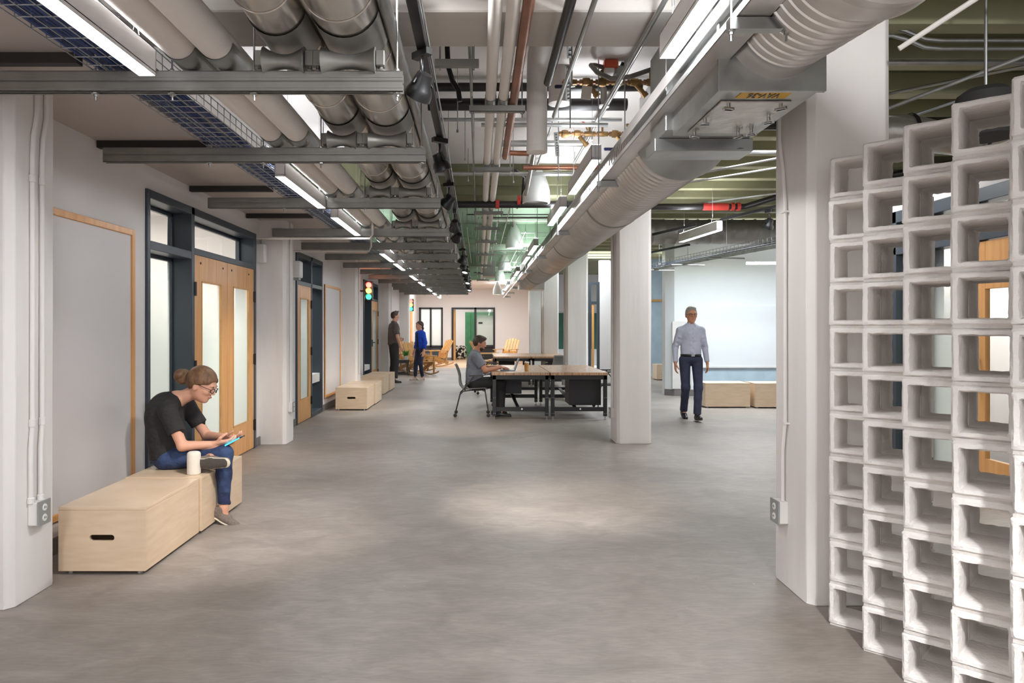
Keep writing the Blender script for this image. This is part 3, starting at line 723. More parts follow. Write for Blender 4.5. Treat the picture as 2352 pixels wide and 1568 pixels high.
# wire basket tray and cables
t = thing('cable_tray', 'galvanized wire basket tray beside the left light row', 'cable tray', (-1.66, 12, ZT))
b = mb(); xa, xb = -1.80, -1.50
for x in (xa, -1.725, -1.65, -1.575, xb): b.tube([(x, -1, ZT + .004), (x, 23.8, ZT + .004)], .0028, 5)
for x in (xa, xb):
    for z in (.045, .09): b.tube([(x, -1, ZT + z), (x, 23.8, ZT + z)], .0028, 5)
y = -1
while y < 23.7:
    b.tube([(xa, y, ZT + .095), (xa, y, ZT + .007), (xb, y, ZT + .007), (xb, y, ZT + .095)], .0028, 4); y += .1 if y < 14 else .2
b.build('wire_basket', 'wire', t)
rnd = random.Random(5); b = mb()
for i in range(26):
    x0 = rnd.uniform(-1.78, -1.56); z0 = ZT + .014 + rnd.uniform(0, .035); pts = []; y = -1
    while y < 24: pts.append((min(-1.51, max(-1.79, x0 + rnd.uniform(-.03, .03))), y, z0 + rnd.uniform(-.003, .008))); y += .8
    b.tube(pts, .0055, 5)
tag(b.build('data_cables', 'blue_cable'), 'bundle of blue data cables lying in the wire tray', 'cable bundle', None, 'stuff')
tag(mb().tube([(-1.60, -1, ZT + .03), (-1.6, 5, ZT + .04), (-1.585, 9, ZT + .03), (-1.6, 23, ZT + .03)], .011, 8).build('grey_cable', 'flex_grey'), 'single thicker beige cable in the wire tray', 'cable')

# ---- linear pendant lights
LIGHTW = .075
def fixture(x0, x1, y0, y1, zb, lab, grp, rz=0, cables=True, H=.115):
    cx, cy = (x0 + x1) / 2, (y0 + y1) / 2
    t = thing('linear_light', lab, 'light', (cx, cy, zb), rz, grp); L = (y1 - y0) / 2; W_ = (x1 - x0) / 2
    b = mb(); b.box(-W_, -W_ + .003, -L, L, .0, H); b.box(W_ - .003, W_, -L, L, .0, H); b.box(-W_, W_, -L, -L + .003, 0, H); b.box(-W_, W_, L - .003, L, 0, H); b.box(-W_, W_, -L, L, .014, .018); b.box(-W_, W_, -L, L, H - .004, H)
    b.build('housing', 'lamp_white', t, local=True)
    mb().box(-W_ + .003, W_ - .003, -L + .003, L - .003, .0015, .012).build('diffuser', 'lens', t, local=True)
    mb().box(-W_ + .008, W_ - .008, -L + .01, L - .01, H + .0005, H + .004).build('upper_diffuser', 'lens_up', t, local=True)
    if cables:
        for yy in (-L + .2, L - .1):
            c = mb().tube([(-.0, yy - .04, H), (0, yy, H + .09), (0, yy + .04, H)], .0018, 4); c.tube([(0, yy, H + .09), (0, yy, SLAB - zb)], .0016, 4); c.lathe([(.006, 0), (.006, .03)], (0, yy, H + .09), 6)
            c.build('suspension_wire', 'steel', t, local=True)
    return t
GL = 'left row of linear pendant lights'; GR = 'right row of linear pendant lights'
LY = [(.9, 3.02), (5.03, 6.37), (6.92, 8.26), (10.3, 11.55), (11.95, 13.3), (14.7, 16.1), (16.8, 18.2), (19.6, 21), (22, 23.3), (24.6, 25.9)]
for k, (a, c) in enumerate(LY): fixture(-1.475, -1.40, a, c, 2.51, ORD[k] + ' white linear light of the left row, over the benches', GL)
RY = [(1.3, 3.32), (5.32, 6.71), (7.4, 8.75), (10.9, 12.3), (12.65, 14.05), (15.9, 17.3), (17.7, 19.1), (20.9, 22.3), (22.7, 24.0), (25.5, 26.8)]
for k, (a, c) in enumerate(RY): fixture(.86, .935, a, c, 2.70, ORD[k] + ' white linear light of the right row, beside the spiral duct', GR)
# lights in the right hall
fixture(2.91 - .04, 2.91 + .04, 9.2 - .6, 9.2 + .6, 2.62, 'white linear pendant hanging in front of the dark duct', 'pendants in the right hall', R(6))
fixture(5.0, 8.0, 13.0, 13.06, 2.60, 'long thin white pendant light in front of the white wall', 'pendants in the right hall', H=.04)
fixture(4.3, 7.3, 16.8, 16.88, 2.9, 'farther long pendant light above the white wall', 'pendants in the right hall', H=.05)

# ---- galvanized raceway with its brackets
t = thing('metal_raceway', 'long galvanized raceway between the right lights and the spiral duct', 'raceway', (.96, 12, 2.51))
b = mb(); x0, x1, z0, z1 = .905, 1.025, 2.512, 2.575
b.box(x0, x1, .9, 26, z0, z0 + .003); b.prism([(x0, z0), (x0 + .003, z0), (x0 + .033, z1), (x0 + .030, z1)], .9, 26, 'y'); b.box(x1 - .003, x1, .9, 26, z0, z1); b.box(x0 + .03, x1, .9, 26, z1, z1 + .003)
b.build('trough', 'duct_metal', t, smooth=False)
for k in range(9):
    y = 2.44 + 2.72 * k
    q = mb(); q.box(.88, 1.10, y, y + .041, 2.508 - .041, 2.508); 
    for x in (.89, 1.085):
        q.tube([(x, y + .02, 2.43), (x, y + .02, SLAB)], .0045, 6); q.lathe([(.016, -.004), (.016, 0)], (x, y + .02, 2.467), 8); q.lathe([(.009, -.014), (.009, -.004)], (x, y + .02, 2.467), 6)
    q.build('bracket', 'galv', t)
tag(mb().box(.90, .904, 1.0, 4.4, 2.58, 2.64).build('raceway_lid', 'lamp_white'), 'white lipped cover strip above the near raceway', 'cover strip')

# ---- big spiral duct
def spiral_duct(x, z, r, y0, y1, seams, lab, name='spiral_duct', ridge=.085, mt='duct_metal', axis='y'):
    t = thing(name, lab, 'duct', (x, (y0 + y1) / 2, z))
    prof = []; y = y0; n = int((y1 - y0) / ridge)
    for i in range(n):
        a = y0 + (y1 - y0) * i / n
        prof += [(r, a), (r, a + ridge * .82), (r + .006, a + ridge * .88), (r + .006, a + ridge * .94)]
    prof.append((r, y1))
    mb().lathe(prof, (x, 0, z), 56, (0, 1, 0), caps=False).build('duct_wall', mt, t, ang=50)
    for s in seams:
        mb().lathe([(r, -.02), (r + .008, -.014), (r + .009, .014), (r, .02)], (x, s, z), 56, (0, 1, 0), caps=False).build('joint_band', 'strut_metal', t)
    return t
DX, DZ = 1.262, 2.636
t = spiral_duct(DX, DZ, .28, 4.3, 17.3, [4.36, 6.5, 9.4, 12.2, 14.9], 'large spiral duct running away beside the right columns')
for k, y in enumerate((6.15, 9.9)):
    a = R(205)
    q = mb(); n = 6; v = []
    for yy in (y, y + .32 if k == 0 else y + .5):
        for j in range(n + 1):
            aa = R(176) + R(22) * j / n; v.append((DX + .288 * math.cos(aa), yy, DZ + .288 * math.sin(aa)))
    q.add(v, [(j, j + 1, n + 2 + j, n + 1 + j) for j in range(n)]); q.build('grille', 'box_grey', t)
# end cap box where the duct turns up
tag(mb().box(1.0, 1.64, 17.3, 17.9, 2.36, 3.0).build('duct_end_box', 'duct_metal', bevel=.01), 'sheet metal box closing the far end of the spiral duct', 'duct')
# duct towards the camera
t = thing('duct', 'wide ribbed duct dropping from the top right corner to the metal box', 'duct', (1.214, 1.6, 2.634))
prof = []; y = .2
while y < 2.05: prof += [(.252, y), (.252, y + .095), (.257, y + .10), (.257, y + .11)]; y += .115
prof += [(.252, y), (.252, 2.12)]
mb().lathe(prof, (1.214, 0, 2.634), 72, (0, 1, 0), caps=False).build('duct_wall', 'duct_metal', t, ang=50)
for s in (1.35, 1.72, 2.06): mb().lathe([(.252, -.02), (.263, -.012), (.263, .012), (.252, .02)], (1.214, s, 2.634), 72, (0, 1, 0), caps=False).build('joint_band', 'duct_metal', t)
prof = [(.252, 2.11), (.262, 2.13), (.262, 2.17), (.235, 2.19)]
for k in range(9):
    y = 2.19 + k * .058; r = .235 - k * .0045; prof += [(r, y), (r, y + .045), (r + .006, y + .049), (r + .006, y + .055)]
prof += [(.19, 2.73), (.19, 2.80), (.205, 2.82), (.205, 2.85)]
mb().lathe(prof, (1.214, 0, 2.634), 72, (0, 1, 0), caps=False).build('reducer', 'duct_metal', t, ang=50)
# VAV terminal box
t = thing('air_terminal_box', 'galvanized air terminal box marked VAV-36 beside the right column', 'duct box', (1.18, 3.2, 2.39))
bx0, bx1, by0, by1, bz0, bz1 = .985, 1.40, 2.84, 3.54, 2.392, 2.86
b = mb().box(bx0, bx1, by0, by1, bz0, bz1); b.box(bx0 - .012, bx1 + .012, by0 - .012, by0 + .01, bz0 - .012, bz1)
b.build('casing', 'galv', t, bevel=.002, smooth=False)
mb().box(bx0 + .05, bx1 - .06, 2.98, 3.46, bz0 - .008, bz0).build('access_panel', 'foil', t, bevel=.003)
for (x, y) in ((bx0 + .09, 3.0), (bx1 - .1, 3.0), (bx0 + .08, 3.44), (bx1 - .12, 3.44), (bx0 + .06, 3.22), (bx1 - .07, 3.2), (bx1 - .07, 3.4)):
    q = mb().lathe([(.008, 0), (.008, .02), (.018, .022), (.02, .028)], (x, y, bz0 - .008), 10, (0, 0, -1)); q.obox((x, y, bz0 - .03), (.05, .014, .012), Matrix.Rotation(x * 9, 3, 'Z')); q.build('wing_latch', 'steel', t)
mb().box(1.085, 1.295, 2.868, 2.95, bz0 - .0025, bz0 - .0002).build('yellow_label', 'yellow_tag', t)
text_mesh('lettering', 'VAV-36', .078, 'black_plastic', t, (1.19 - 1.18, 2.909 - 3.2, bz0 - .004 - 2.39), (PI, 0, PI)).scale = (.55, 1, 1)
b = mb().box(.95, 1.43, 3.54, 3.86, 2.42, 2.9); b.box(.93, 1.45, 3.68, 3.88, 2.352, 2.42)
b.build('outlet_plenum', 'galv', t, bevel=.003, smooth=False)
# plenum cone into the spiral duct
mb().lathe([(.24, 3.86), (.262, 3.95), (.285, 4.2), (.296, 4.3), (.296, 4.36)], (DX, 0, DZ), 56, (0, 1, 0), caps=False).build('collar', 'box_grey', t)
text_mesh('arrow_mark', '>', .06, 'black_plastic', t, (1.36 - 1.18, 3.62 - 3.2, 2.35 - 2.39), (PI, 0, 0))
# second box above
t = thing('air_terminal_box', 'plain grey terminal box above the raceway, fed by brass valves', 'duct box', (1.5, 5.3, 3.1))
mb().box(1.36, 1.66, 4.6, 5.9, 2.97, 3.36).build('casing', 'galv', t, bevel=.003, smooth=False)
mb().box(1.345, 1.36, 4.9, 5.2, 3.0, 3.3).build('control_cover', 'lamp_white', t, bevel=.004)
# white control panel behind the near right light
t = thing('control_box', 'pale control box with printed labels behind the near right light', 'control box', (1.25, 2.9, 2.7))
mb().box(.955, .99, 2.45, 3.4, 2.66, 2.93).build('case', 'box_grey', t, bevel=.004)
mb().box(.949, .955, 2.85, 3.05, 2.70, 2.80).build('label_plate', 'outlet_white', t)
text_mesh('lettering', 'VAV', .05, 'black_plastic', t, (.947 - 1.25, 2.95 - 2.9, 2.75 - 2.7), (PI / 2, 0, -PI / 2))

# ---- centre pipes
CT = [1.2, 2.9, 4.66, 6.45, 8.9, 10.3, 11.9, 14, 16.5, 19, 21.5]
for k, y in enumerate(CT):
    t = thing('small_trapeze', ORD[k] + ' short strut trapeze under the centre pipes', 'strut', (.13, y, 2.865), 0, 'short strut trapezes under the centre pipes')
    b = mb(); b.box(-.065, .31, y, y + .041, 2.866, 2.869); b.box(-.065, .31, y, y + .003, 2.866, 2.907); b.box(-.065, .31, y + .038, y + .041, 2.866, 2.907)
    for i in range(8): b.box(-.05 + i * .045, -.03 + i * .045, y + .012, y + .03, 2.8645, 2.866)
    b.build('channel', 'strut_metal', t)
    for x in (-.045, .29): mb().tube([(x, y + .02, 2.83), (x, y + .02, SLAB)], .0045, 6).lathe([(.012, -.012), (.012, 0)], (x, y + .02, 2.866), 6).build('hanger_rod', 'galv', t)
for x, r, lab in ((.078, .034, 'left white insulated pipe of the centre pair'), (.163, .033, 'right white insulated pipe of the centre pair')):
    t = thing('insulated_pipe', lab, 'pipe', (x, 10, 2.945), 0, 'white insulated pipes along the centre')
    mb().tube([(x, -1, 2.945), (x, 10, 2.945), (x, 22, 2.945)], r, 20, caps=False).build('insulation', 'insul_white', t)
    for y in CT: mb().lathe([(r + .004, -.07), (r + .004, .11)], (x, y, 2.945), 16, (0, 1, 0), caps=False).build('shield', 'galv', t)
t = thing('copper_pipe', 'copper pipe right of the white centre pair', 'pipe', (.233, 3, 2.945))
mb().tube([(.233, -1, 2.94), (.233, 6.2, 2.94)], .029, 18).build('tube', 'copper', t)
mb().tube([(.233, 6.2, 2.94), (.24, 6.26, 2.97), (.27, 6.3, 3.0), (.36, 6.32, 3.0), (.45, 6.32, 3.0)], .024, 12).build('elbow', 'copper', t)
tag(mb().tube([(.44, -1, 2.985), (.44, 4.45, 2.985)], .027, 16).build('black_pipe', 'black_plastic'), 'glossy black pipe running away right of the copper pipe', 'pipe')
def conduit(x, z, y0, y1, r, lab, m='galv', grp=None):
    t = thing('conduit', lab, 'conduit', (x, y0, z), 0, grp)
    mb().tube([(x, y0, z), (x, y1, z)], r, 10).build('tube', m, t)
    y = y0 + 1.1
    while y < y1: mb().lathe([(r, -.03), (r + .004, -.028), (r + .004, .028), (r, .03)], (x, y, z), 10, (0, 1, 0)).build('coupling', m, t); y += 3
    return t
conduit(.558, 2.995, -1, 5.2, .014, 'thin steel conduit just right of the glossy black pipe')
conduit(.66, 3.25, 4.05, 8.4, .010, 'thinnest steel conduit beside the perforated strut')
conduit(.896, 2.995, -1, 5.3, .014, 'steel conduit passing above the first right light')
conduit(1.04, 3.22, 4.05, 7.6, .012, 'steel conduit above the raceway, rightmost of the centre group')
conduit(.0, 3.1, 1, 3.0, .010, 'thin steel conduit left of the white centre pipes')
tag(mb().tube([(-.085, 1, 3.2), (-.08, 3.2, 3.15), (-.06, 3.6, 3.1), (-.05, 4.4, 2.98), (-.05, 22, 2.98)], .009, 8).build('bent_conduit', 'galv'), 'bent thin conduit left of the centre pipes', 'conduit')
# big vertical white pipes
def vpipe(x, y, r, z0, z1, lab, horiz=True):
    t = thing('insulated_riser', lab, 'pipe', (x, y, z0))
    pts = [(x, y, z0)]; pts += [(x, y, z0 + (z1 - z0) * .6)]
    rad = .13
    if horiz:
        for i in range(9):
            a = PI / 2 * i / 8; pts.append((x, y - rad + rad * math.cos(a), z1 - rad + rad * math.sin(a)))
        pts.append((x, y - .8, z1))
    else: pts.append((x, y, SLAB))
    mb().tube(pts, r, 24).build('insulation', 'insul_white', t)
    mb().lathe([(r * .3, -.012), (r * 1.02, -.004), (r * 1.04, .03), (r, .04)], (x, y, z0), 24).build('end_cap', 'insul_white', t)
    return t
vpipe(.408, 4.9, .072, 2.655, 3.3, 'tall white insulated riser hanging in the middle')
vpipe(.62, 5.35, .085, 3.14, 3.36, 'shorter white insulated stub behind the tall riser', False)
# perforated struts
for (x, y, lab) in ((.60, 4.5, 'upper perforated strut piece hanging by the tall riser'), (.655, 5.0, 'middle perforated strut piece beside the valve train'), (.72, 6.3, 'lower perforated strut piece under the brass valves')):
    t = thing('perforated_strut', lab, 'strut', (x, y, 3.1))
    z = {4.5: 3.28, 5.0: 3.15, 6.3: 3.05}[y]
    b = mb().bar((x - .05, y - .25, z + .06), (x + .02, y + .25, z - .02), .04, .006)
    for i in range(9):
        u = (i + .5) / 9; b.bar((x - .05 + .07 * u, y - .25 + .5 * u - .012, z + .06 - .08 * u - .0045), (x - .05 + .07 * u, y - .25 + .5 * u + .012, z + .06 - .08 * u - .0045), .015, .004, m=1)
    b.build('strip', ['galv', 'black_plastic'], t)
    mb().tube([(x, y, 3.4), (x, y, z - .3)], .005, 6).build('rod', 'galv', t)
# brass valve trains
def valves(x0, x1, y, z, lab, seed):
    rnd = random.Random(seed)
    t = thing('valve_train', lab, 'valves', ((x0 + x1) / 2, y, z))
    mb().tube([(x0, y, z), (x1, y, z)], .013, 12).build('copper_tube', 'copper', t)
    n = 6
    for i in range(n):
        x = x0 + (x1 - x0) * (i + .5) / n; r = rnd.uniform(.022, .034)
        q = mb().lathe([(.016, -.05), (.022, -.05), (.022, -.03), (r, -.026), (r * 1.1, 0), (r, .026), (.022, .03), (.022, .05), (.016, .05)], (x, y, z), 8 if i % 2 else 14, (1, 0, 0))
        if i in (1, 4): q.tube([(x, y, z), (x + .07, y, z - .085)], .019, 10); q.lathe([(.026, -.01), (.026, .02)], (x + .075, y, z - .09), 8, (.63, 0, -.77))
        if i in (2, 5, 3): q.tube([(x, y, z), (x, y, z + .08)], .009, 8); q.lathe([(.014, 0), (.014, .02)], (x, y, z + .07), 8)
        q.build('valve_body', 'brass', t)
    return t
valves(.62, 1.34, 5.2, 3.25, 'upper brass valve train feeding the plain terminal box', 1)
valves(.72, 1.40, 6.3, 3.17, 'lower brass valve train above the second right light', 2)
t = thing('valve_actuator', 'grey valve actuator with orange cap on the upper valve train', 'actuator', (.98, 5.2, 3.3))
mb().box(.93, 1.03, 5.14, 5.26, 3.335, 3.40).build('cap', 'orange_paint', t, bevel=.006); mb().box(.93, 1.0, 5.14, 5.26, 3.30, 3.338).build('body', 'outlet_white', t, bevel=.004)
mb().box(1.01, 1.09, 5.15, 5.25, 3.29, 3.36).build('housing', 'box_grey', t, bevel=.01); mb().tube([(1.06, 5.2, 3.36), (1.075, 5.2, 3.395)], .013, 8).build('knob', 'black_plastic', t)
tag(mb().tube([(.93, 5.2, 3.36), (.86, 5.18, 3.37), (.82, 5.1, 3.34), (.85, 5.0, 3.25), (.93, 4.9, 3.17), (1.05, 4.85, 3.165), (1.2, 4.9, 3.23), (1.36, 5.0, 3.27)], .017, 10).build('flexible_conduit', 'flex_grey'), 'drooping grey flexible conduit from the orange actuator', 'conduit')
for (x, y, z, lab) in ((.66, 5.15, 3.2, 'blue valve lever on the upper valve train'), (1.22, 6.25, 3.02, 'blue valve lever on the lower valve train')):
    t = thing('valve_lever', lab, 'lever', (x, y, z)); mb().bar((x - .1, y, z), (x, y, z), .022, .026).build('grip', 'navy_plastic', t, bevel=.006); mb().bar((x, y, z), (x + .05, y, z + .005), .01, .01).build('stem', 'steel', t)
t = thing('red_lever', 'red valve lever on the lower valve train', 'lever', (.95, 6.3, 3.28)); mb().tube([(.82, 6.28, 3.30), (.92, 6.28, 3.295), (.96, 6.28, 3.25)], .009, 8).build('grip', 'red_paint', t)
mb().tube([(.96, 6.28, 3.25), (.98, 6.29, 3.2)], .007, 8).build('stem', 'brass', t)
t = thing('hanging_tag', 'white paper tag hanging from the upper valve train', 'tag', (.80, 5.18, 3.2)); mb().obox((.80, 5.18, 3.165), (.075, .002, .10), Matrix.Rotation(.12, 3, 'Y')).build('card', 'tag_paper', t); mb().tube([(.79, 5.18, 3.215), (.80, 5.19, 3.25)], .001, 4).build('string', 'black_plastic', t)
tag(mb().tube([(1.33, 6.25, 3.17), (1.33, 6.25, 2.98)], .02, 10).lathe([(.028, -.1), (.03, 0), (.024, .05)], (1.33, 6.25, 3.0), 8).build('drain_valve', 'copper'), 'copper drop valve at the end of the lower valve train', 'valve')
# cross pipes near the valves
for (y, z, r, m, x0, x1, lab) in (
    (5.55, 3.335, .034, 'black_pipe', -.42, 1.30, 'upper black pipe crossing behind the tall riser'),
    (5.75, 3.26, .05, 'black_pipe', -.42, 1.22, 'thicker black pipe crossing behind the tall riser'),
    (5.95, 3.15, .018, 'galv', .02, 1.1, 'bright steel conduit crossing under the black pipes'),
    (6.1, 3.24, .016, 'galv', -.4, 1.25, 'thin bright conduit crossing above the valve trains'),
    (6.7, 3.19, .03, 'galv', .2, 1.0, 'short shiny pipe crossing behind the lower valve train'),
    (7.1, 3.05, .026, 'copper', .45, 1.3, 'orange copper pipe crossing below the lower valve train'),
    (7.6, 3.10, .016, 'galv', -.35, 1.5, 'steel conduit crossing behind the first white pendant'),
    (7.9, 3.16, .022, 'galv', -.9, 1.6, 'rear steel conduit crossing in front of the green beam'),
    (8.3, 2.885, .042, 'black_pipe', -.35, 1.6, 'long dark sprinkler main crossing under the green beam')):
    tag(mb().tube([(x0, y, z), (x1, y, z)], r, 14).build('cross_pipe', m), lab, 'pipe')
tag(mb().tube([(.25, 7.9, 3.2), (.42, 7.9, 3.2), (.52, 8.0, 3.15), (.52, 8.3, 2.9)], .02, 10).build('branch_pipe', 'black_pipe'), 'dark branch pipe joining the long sprinkler main', 'pipe')
for (x, y, z, lab) in ((.47, 8.2, 2.92, 'red pipe clamp on the long sprinkler main'), (.22, 8.28, 2.885, 'small red coupling on the long sprinkler main')):
    tag(mb().lathe([(.03, -.02), (.055, -.02), (.055, .02), (.03, .02)], (x, y, z), 10, (1, 0, 0)).build('pipe_coupling', 'red_paint'), lab, 'coupling')
tag(mb().tube([(.56, 6.0, 3.36), (.54, 8.0, 2.95)], .022, 12).build('sloping_pipe', 'galv'), 'sloping steel pipe below the tall riser', 'pipe')
# sprinkler
t = thing('sprinkler_head', 'white round sprinkler escutcheon near the black pipes', 'sprinkler', (1.0, 5.6, 3.2)); mb().lathe([(.045, 0), (.042, -.012), (.02, -.02)], (.985, 5.5, 3.17), 20).build('escutcheon', 'lamp_white', t); mb().lathe([(.02, 0), (.026, .05), (.026, .14)], (.985, 5.5, 3.17), 12).build('body', 'flex_grey', t)

# ---- cone pendants
def cone_pendant(x, y, zb, lab):
    t = thing('cone_pendant', lab, 'pendant lamp', (x, y, zb), 0, 'white cone pendants down the centre')
    prof = [(.148, 0), (.163, .004), (.166, .06), (.163, .14), (.148, .22), (.112, .32), (.062, .41), (.030, .458), (.018, .47)]
    mb().lathe([(r - .004, z) for r, z in reversed(prof)][1:] + prof[1:], (0, 0, 0), 36, caps=False).build('shade', 'pendant_white', t, local=True, ang=60)
    mb().lathe([(.02, .34), (.05, .33), (.055, .24), (.03, .21)], (0, 0, 0), 16).build('bulb', 'bulb', t, local=True)
    mb().tube([(0, 0, .46), (0, 0, SLAB - zb)], .003, 6).lathe([(.05, -.02), (.05, 0)], (0, 0, SLAB - zb), 16).build('cord', 'lamp_white', t, local=True)
for k, (y, z) in enumerate(((8.2, 2.88), (13.2, 2.935), (18.4, 2.96), (22.3, 2.9), (25.4, 2.62))):
    cone_pendant(.672, y, z if z + .47 < 3.4 else 2.92, ORD[k] + ' white cone-shaped pendant lamp' + (' below the tall riser' if k == 0 else ' down the corridor'))

# ---- track and track heads on the left of centre
t = thing('lighting_track', 'black lighting track hanging right of the strut trapezes', 'track', (-.28, 8, 2.79))
mb().box(-.305, -.255, .5, 23, 2.78, 2.815).build('rail', 'black_plastic', t, bevel=.003)
mb().tube([(-.245, .5, 2.80), (-.25, 3, 2.83), (-.24, 5, 2.80), (-.25, 8, 2.83), (-.24, 23, 2.82)], .006, 6).build('feed_cable', 'galv', t)
for y in (1.2, 3.9, 6.4, 9, 12, 15, 18, 21): mb().tube([(-.28, y, 2.81), (-.28, y, SLAB)], .004, 6).build('hanger_rod', 'galv', t)
def track_head(x, y, z, tilt, az, lab, grp, s=1):
    t = thing('track_spotlight', lab, 'spotlight', (x, y, z), az, grp); t.scale = (s, s, s)
    mb().box(-.018, .018, -.05, .05, -.03, 0).tube([(0, 0, -.035), (0, 0, -.10)], .009, 8).build('adapter', 'black_plastic', t, local=True, bevel=.002)
    ax = Vector((0, math.sin(tilt), -math.cos(tilt))); c = Vector((0, 0, -.15))
    mb().lathe([(.015, -.055), (.032, -.05), (.036, -.01), (.05, .01), (.058, .03), (.060, .055), (.054, .058), (.045, .03)], c, 24, ax).build('head', 'black_plastic', t, local=True)
    mb().lathe([(.01, .028), (.044, .032), (.045, .034)], c, 20, ax).build('lens', 'lens_top', t, local=True)
    mb().bar(c + Vector((.052, 0, 0)), (.012, 0, -.09), .02, .006).bar(c - Vector((.052, 0, 0)), (-.012, 0, -.09), .02, .006).build('yoke', 'black_plastic', t, local=True)
    p = Vector((x, y, z)) + s * (Matrix.Rotation(az, 3, 'Z') @ (c + ax * .075))
    d = Matrix.Rotation(az, 3, 'Z') @ ax
    return p, d
SP = [(-.28, 3.42, .9, 200, 0), (-.28, 5.0, .9, 205, 0), (-.28, 6.55, .6, 150, 0), (-.28, 8.1, .7, 240, 0), (-.28, 9.1, .5, 90, 0)]
def spot_at(p, target, power, ang=38):
    d = (Vector(target) - Vector(p)).normalized(); q = d.to_track_quat('-Z', 'Y')
    lamp('track_beam', 'SPOT', p, power, q.to_euler(), .035, color=(1, .93, .84), spot=ang, blend=.9)
GT = 'black track spotlights of the centre track'
TG = [((-1.7, 4.9, 0), 70), ((.6, 5.6, 0), 80), ((-2.4, 7.6, .6), 60), ((-.2, 10.2, 0), 70), ((-1.9, 12.2, .5), 60)]
for k, (x, y, tl, az, _) in enumerate(SP):
    tg = Vector(TG[k][0]); base = Vector((x, y, 2.78 - .15)); d = (tg - base).normalized(); az = math.atan2(d.y, d.x) - PI / 2; tl = math.acos(-d.z)
    p, dd = track_head(x, y, 2.78, tl, az, ORD[k] + ' black track spotlight on the centre track', GT, 1.15)
    spot_at(p, tg, TG[k][1] * 1.6, 46)
for k in range(9):
    y = 12.0 + k * 1.15
    p, dd = track_head(-.28, y, 2.78, .5, R(60 + 50 * (k % 3)), ('small distant track spotlight, ' + ORD[k] + ' beyond the fifth on the centre track'), GT, 1.25)
    if k % 2 == 0: spot_at(p, ((-2.0, 1.4, .2)[k // 2 % 3], y + .6, 0), 70, 50)
# track in the right hall
t = thing('lighting_track', 'black lighting track slanting through the right hall', 'track', (3.4, 9, 2.75)); mb().bar((2.25, 9.0, 2.62), (2.62, 8.4, 2.66), .035, .032).bar((3.1, 8.9, 2.8), (3.9, 7.9, 2.92), .035, .032).build('rail', 'black_plastic', t)
track_head(3.5, 8.4, 2.84, .5, R(20), 'black spotlight near the column in the right hall', 'spotlights in the right hall', 1.1)
t = thing('lighting_track', 'second black lighting track far behind the middle column', 'track', (2.9, 10.9, 2.7)); mb().bar((2.6, 12.2, 2.65), (3.2, 10.6, 2.68), .035, .032).build('rail', 'black_plastic', t)
track_head(2.78, 11.7, 2.64, .7, R(60), 'black spotlight just right of the second right column', 'spotlights in the right hall', 1.1)
t = thing('lighting_track', 'short black track carrying three small spotlights between the columns', 'track', (3.35, 15.2, 2.86)); mb().box(3.0, 3.75, 15.18, 15.22, 2.85, 2.88).build('rail', 'black_plastic', t); mb().tube([(3.1, 15.2, 2.88), (3.1, 15.2, SLAB)], .005, 6).build('hanger_rod', 'galv', t)
for k, x in enumerate((3.12, 3.30, 3.58)):
    track_head(x, 15.2 - .0 * k, 2.85, .5, R(20 * k), ['left', 'middle', 'right'][k] + ' of three small black spotlights between the columns', 'spotlights in the right hall', 1.4)

# ---- right hall: dark duct, fire main, tray, conduits
t = thing('dark_duct', 'wide dark spiral duct crossing the right hall', 'duct', (5, 11, 2.93))
prof = []; x = 2.2
while x < 9: prof += [(.195, x), (.195, x + .15), (.199, x + .16), (.199, x + .175)]; x += .18
mb().lathe(prof, (0, 11.0, 2.93), 40, (1, 0, 0), caps=False).build('duct_wall', 'strut_metal', t, ang=50)
t = thing('fire_main', 'black fire main with a red section in the right hall', 'pipe', (3.5, 9.4, 3.03))
mb().tube([(2.15, 9.4, 3.05), (3.02, 9.4, 3.05)], .042, 14).build('pipe', 'black_pipe', t); mb().tube([(3.02, 9.4, 3.05), (3.36, 9.4, 3.05)], .05, 16).build('red_section', 'red_paint', t)
for x in (3.42, 3.5): mb().lathe([(.03, -.025), (.058, -.02), (.058, .02), (.03, .025)], (x, 9.4, 3.05), 10, (1, 0, 0)).build('coupling', 'red_paint', t)
mb().tube([(3.36, 9.4, 3.05), (3.6, 9.4, 3.05), (3.9, 9.0, 3.12), (5.5, 7.0, 3.2)], .042, 12).build('pipe_end', 'black_pipe', t)
t = thing('cable_tray', 'galvanized wire tray slanting up in the right hall', 'cable tray', (3.6, 11, 2.6))
b = mb(); A = Vector((3.2, 13.4, 2.52)); B = Vector((4.05, 9.0, 2.52)); dv = (B - A).normalized(); sd = Vector((-dv.y, dv.x, 0))
for s in (-.11, -.04, .04, .11): b.tube([A + sd * s, B + sd * s], .004, 4)
for s in (-.11, .11):
    for z in (.05, .1): b.tube([A + sd * s + Vector((0, 0, z)), B + sd * s + Vector((0, 0, z))], .004, 4)
L_ = (B - A).length; k = 0
while k * .1 < L_:
    c = A + dv * (k * .1); b.tube([c - sd * .11 + Vector((0, 0, .105)), c - sd * .11, c + sd * .11, c + sd * .11 + Vector((0, 0, .105))], .004, 4); k += 1
b.build('wire_basket', 'wire', t)
mb().bar(A + Vector((0, 0, -.03)) - sd * .08, B + Vector((0, 0, -.03)) - sd * .08, .035, .05).build('side_rail', 'galv', t)
for k in (.6, 1.7, 2.9):
    c = A + dv * k; mb().tube([c, c + Vector((0, 0, .9))], .006, 6).tube([c - sd * .3 + Vector((0, 0, -.05)), c + sd * .3 + Vector((0, 0, -.05))], .012, 6).build('hanger', 'galv', t)
b = mb(); rnd = random.Random(9)
for i in range(2):
    o_ = sd * rnd.uniform(-.09, .09) + Vector((0, 0, .02 + rnd.uniform(0, .03))); b.tube([A + o_, A.lerp(B, .5) + o_ + sd * .01, B + o_], .005, 5)
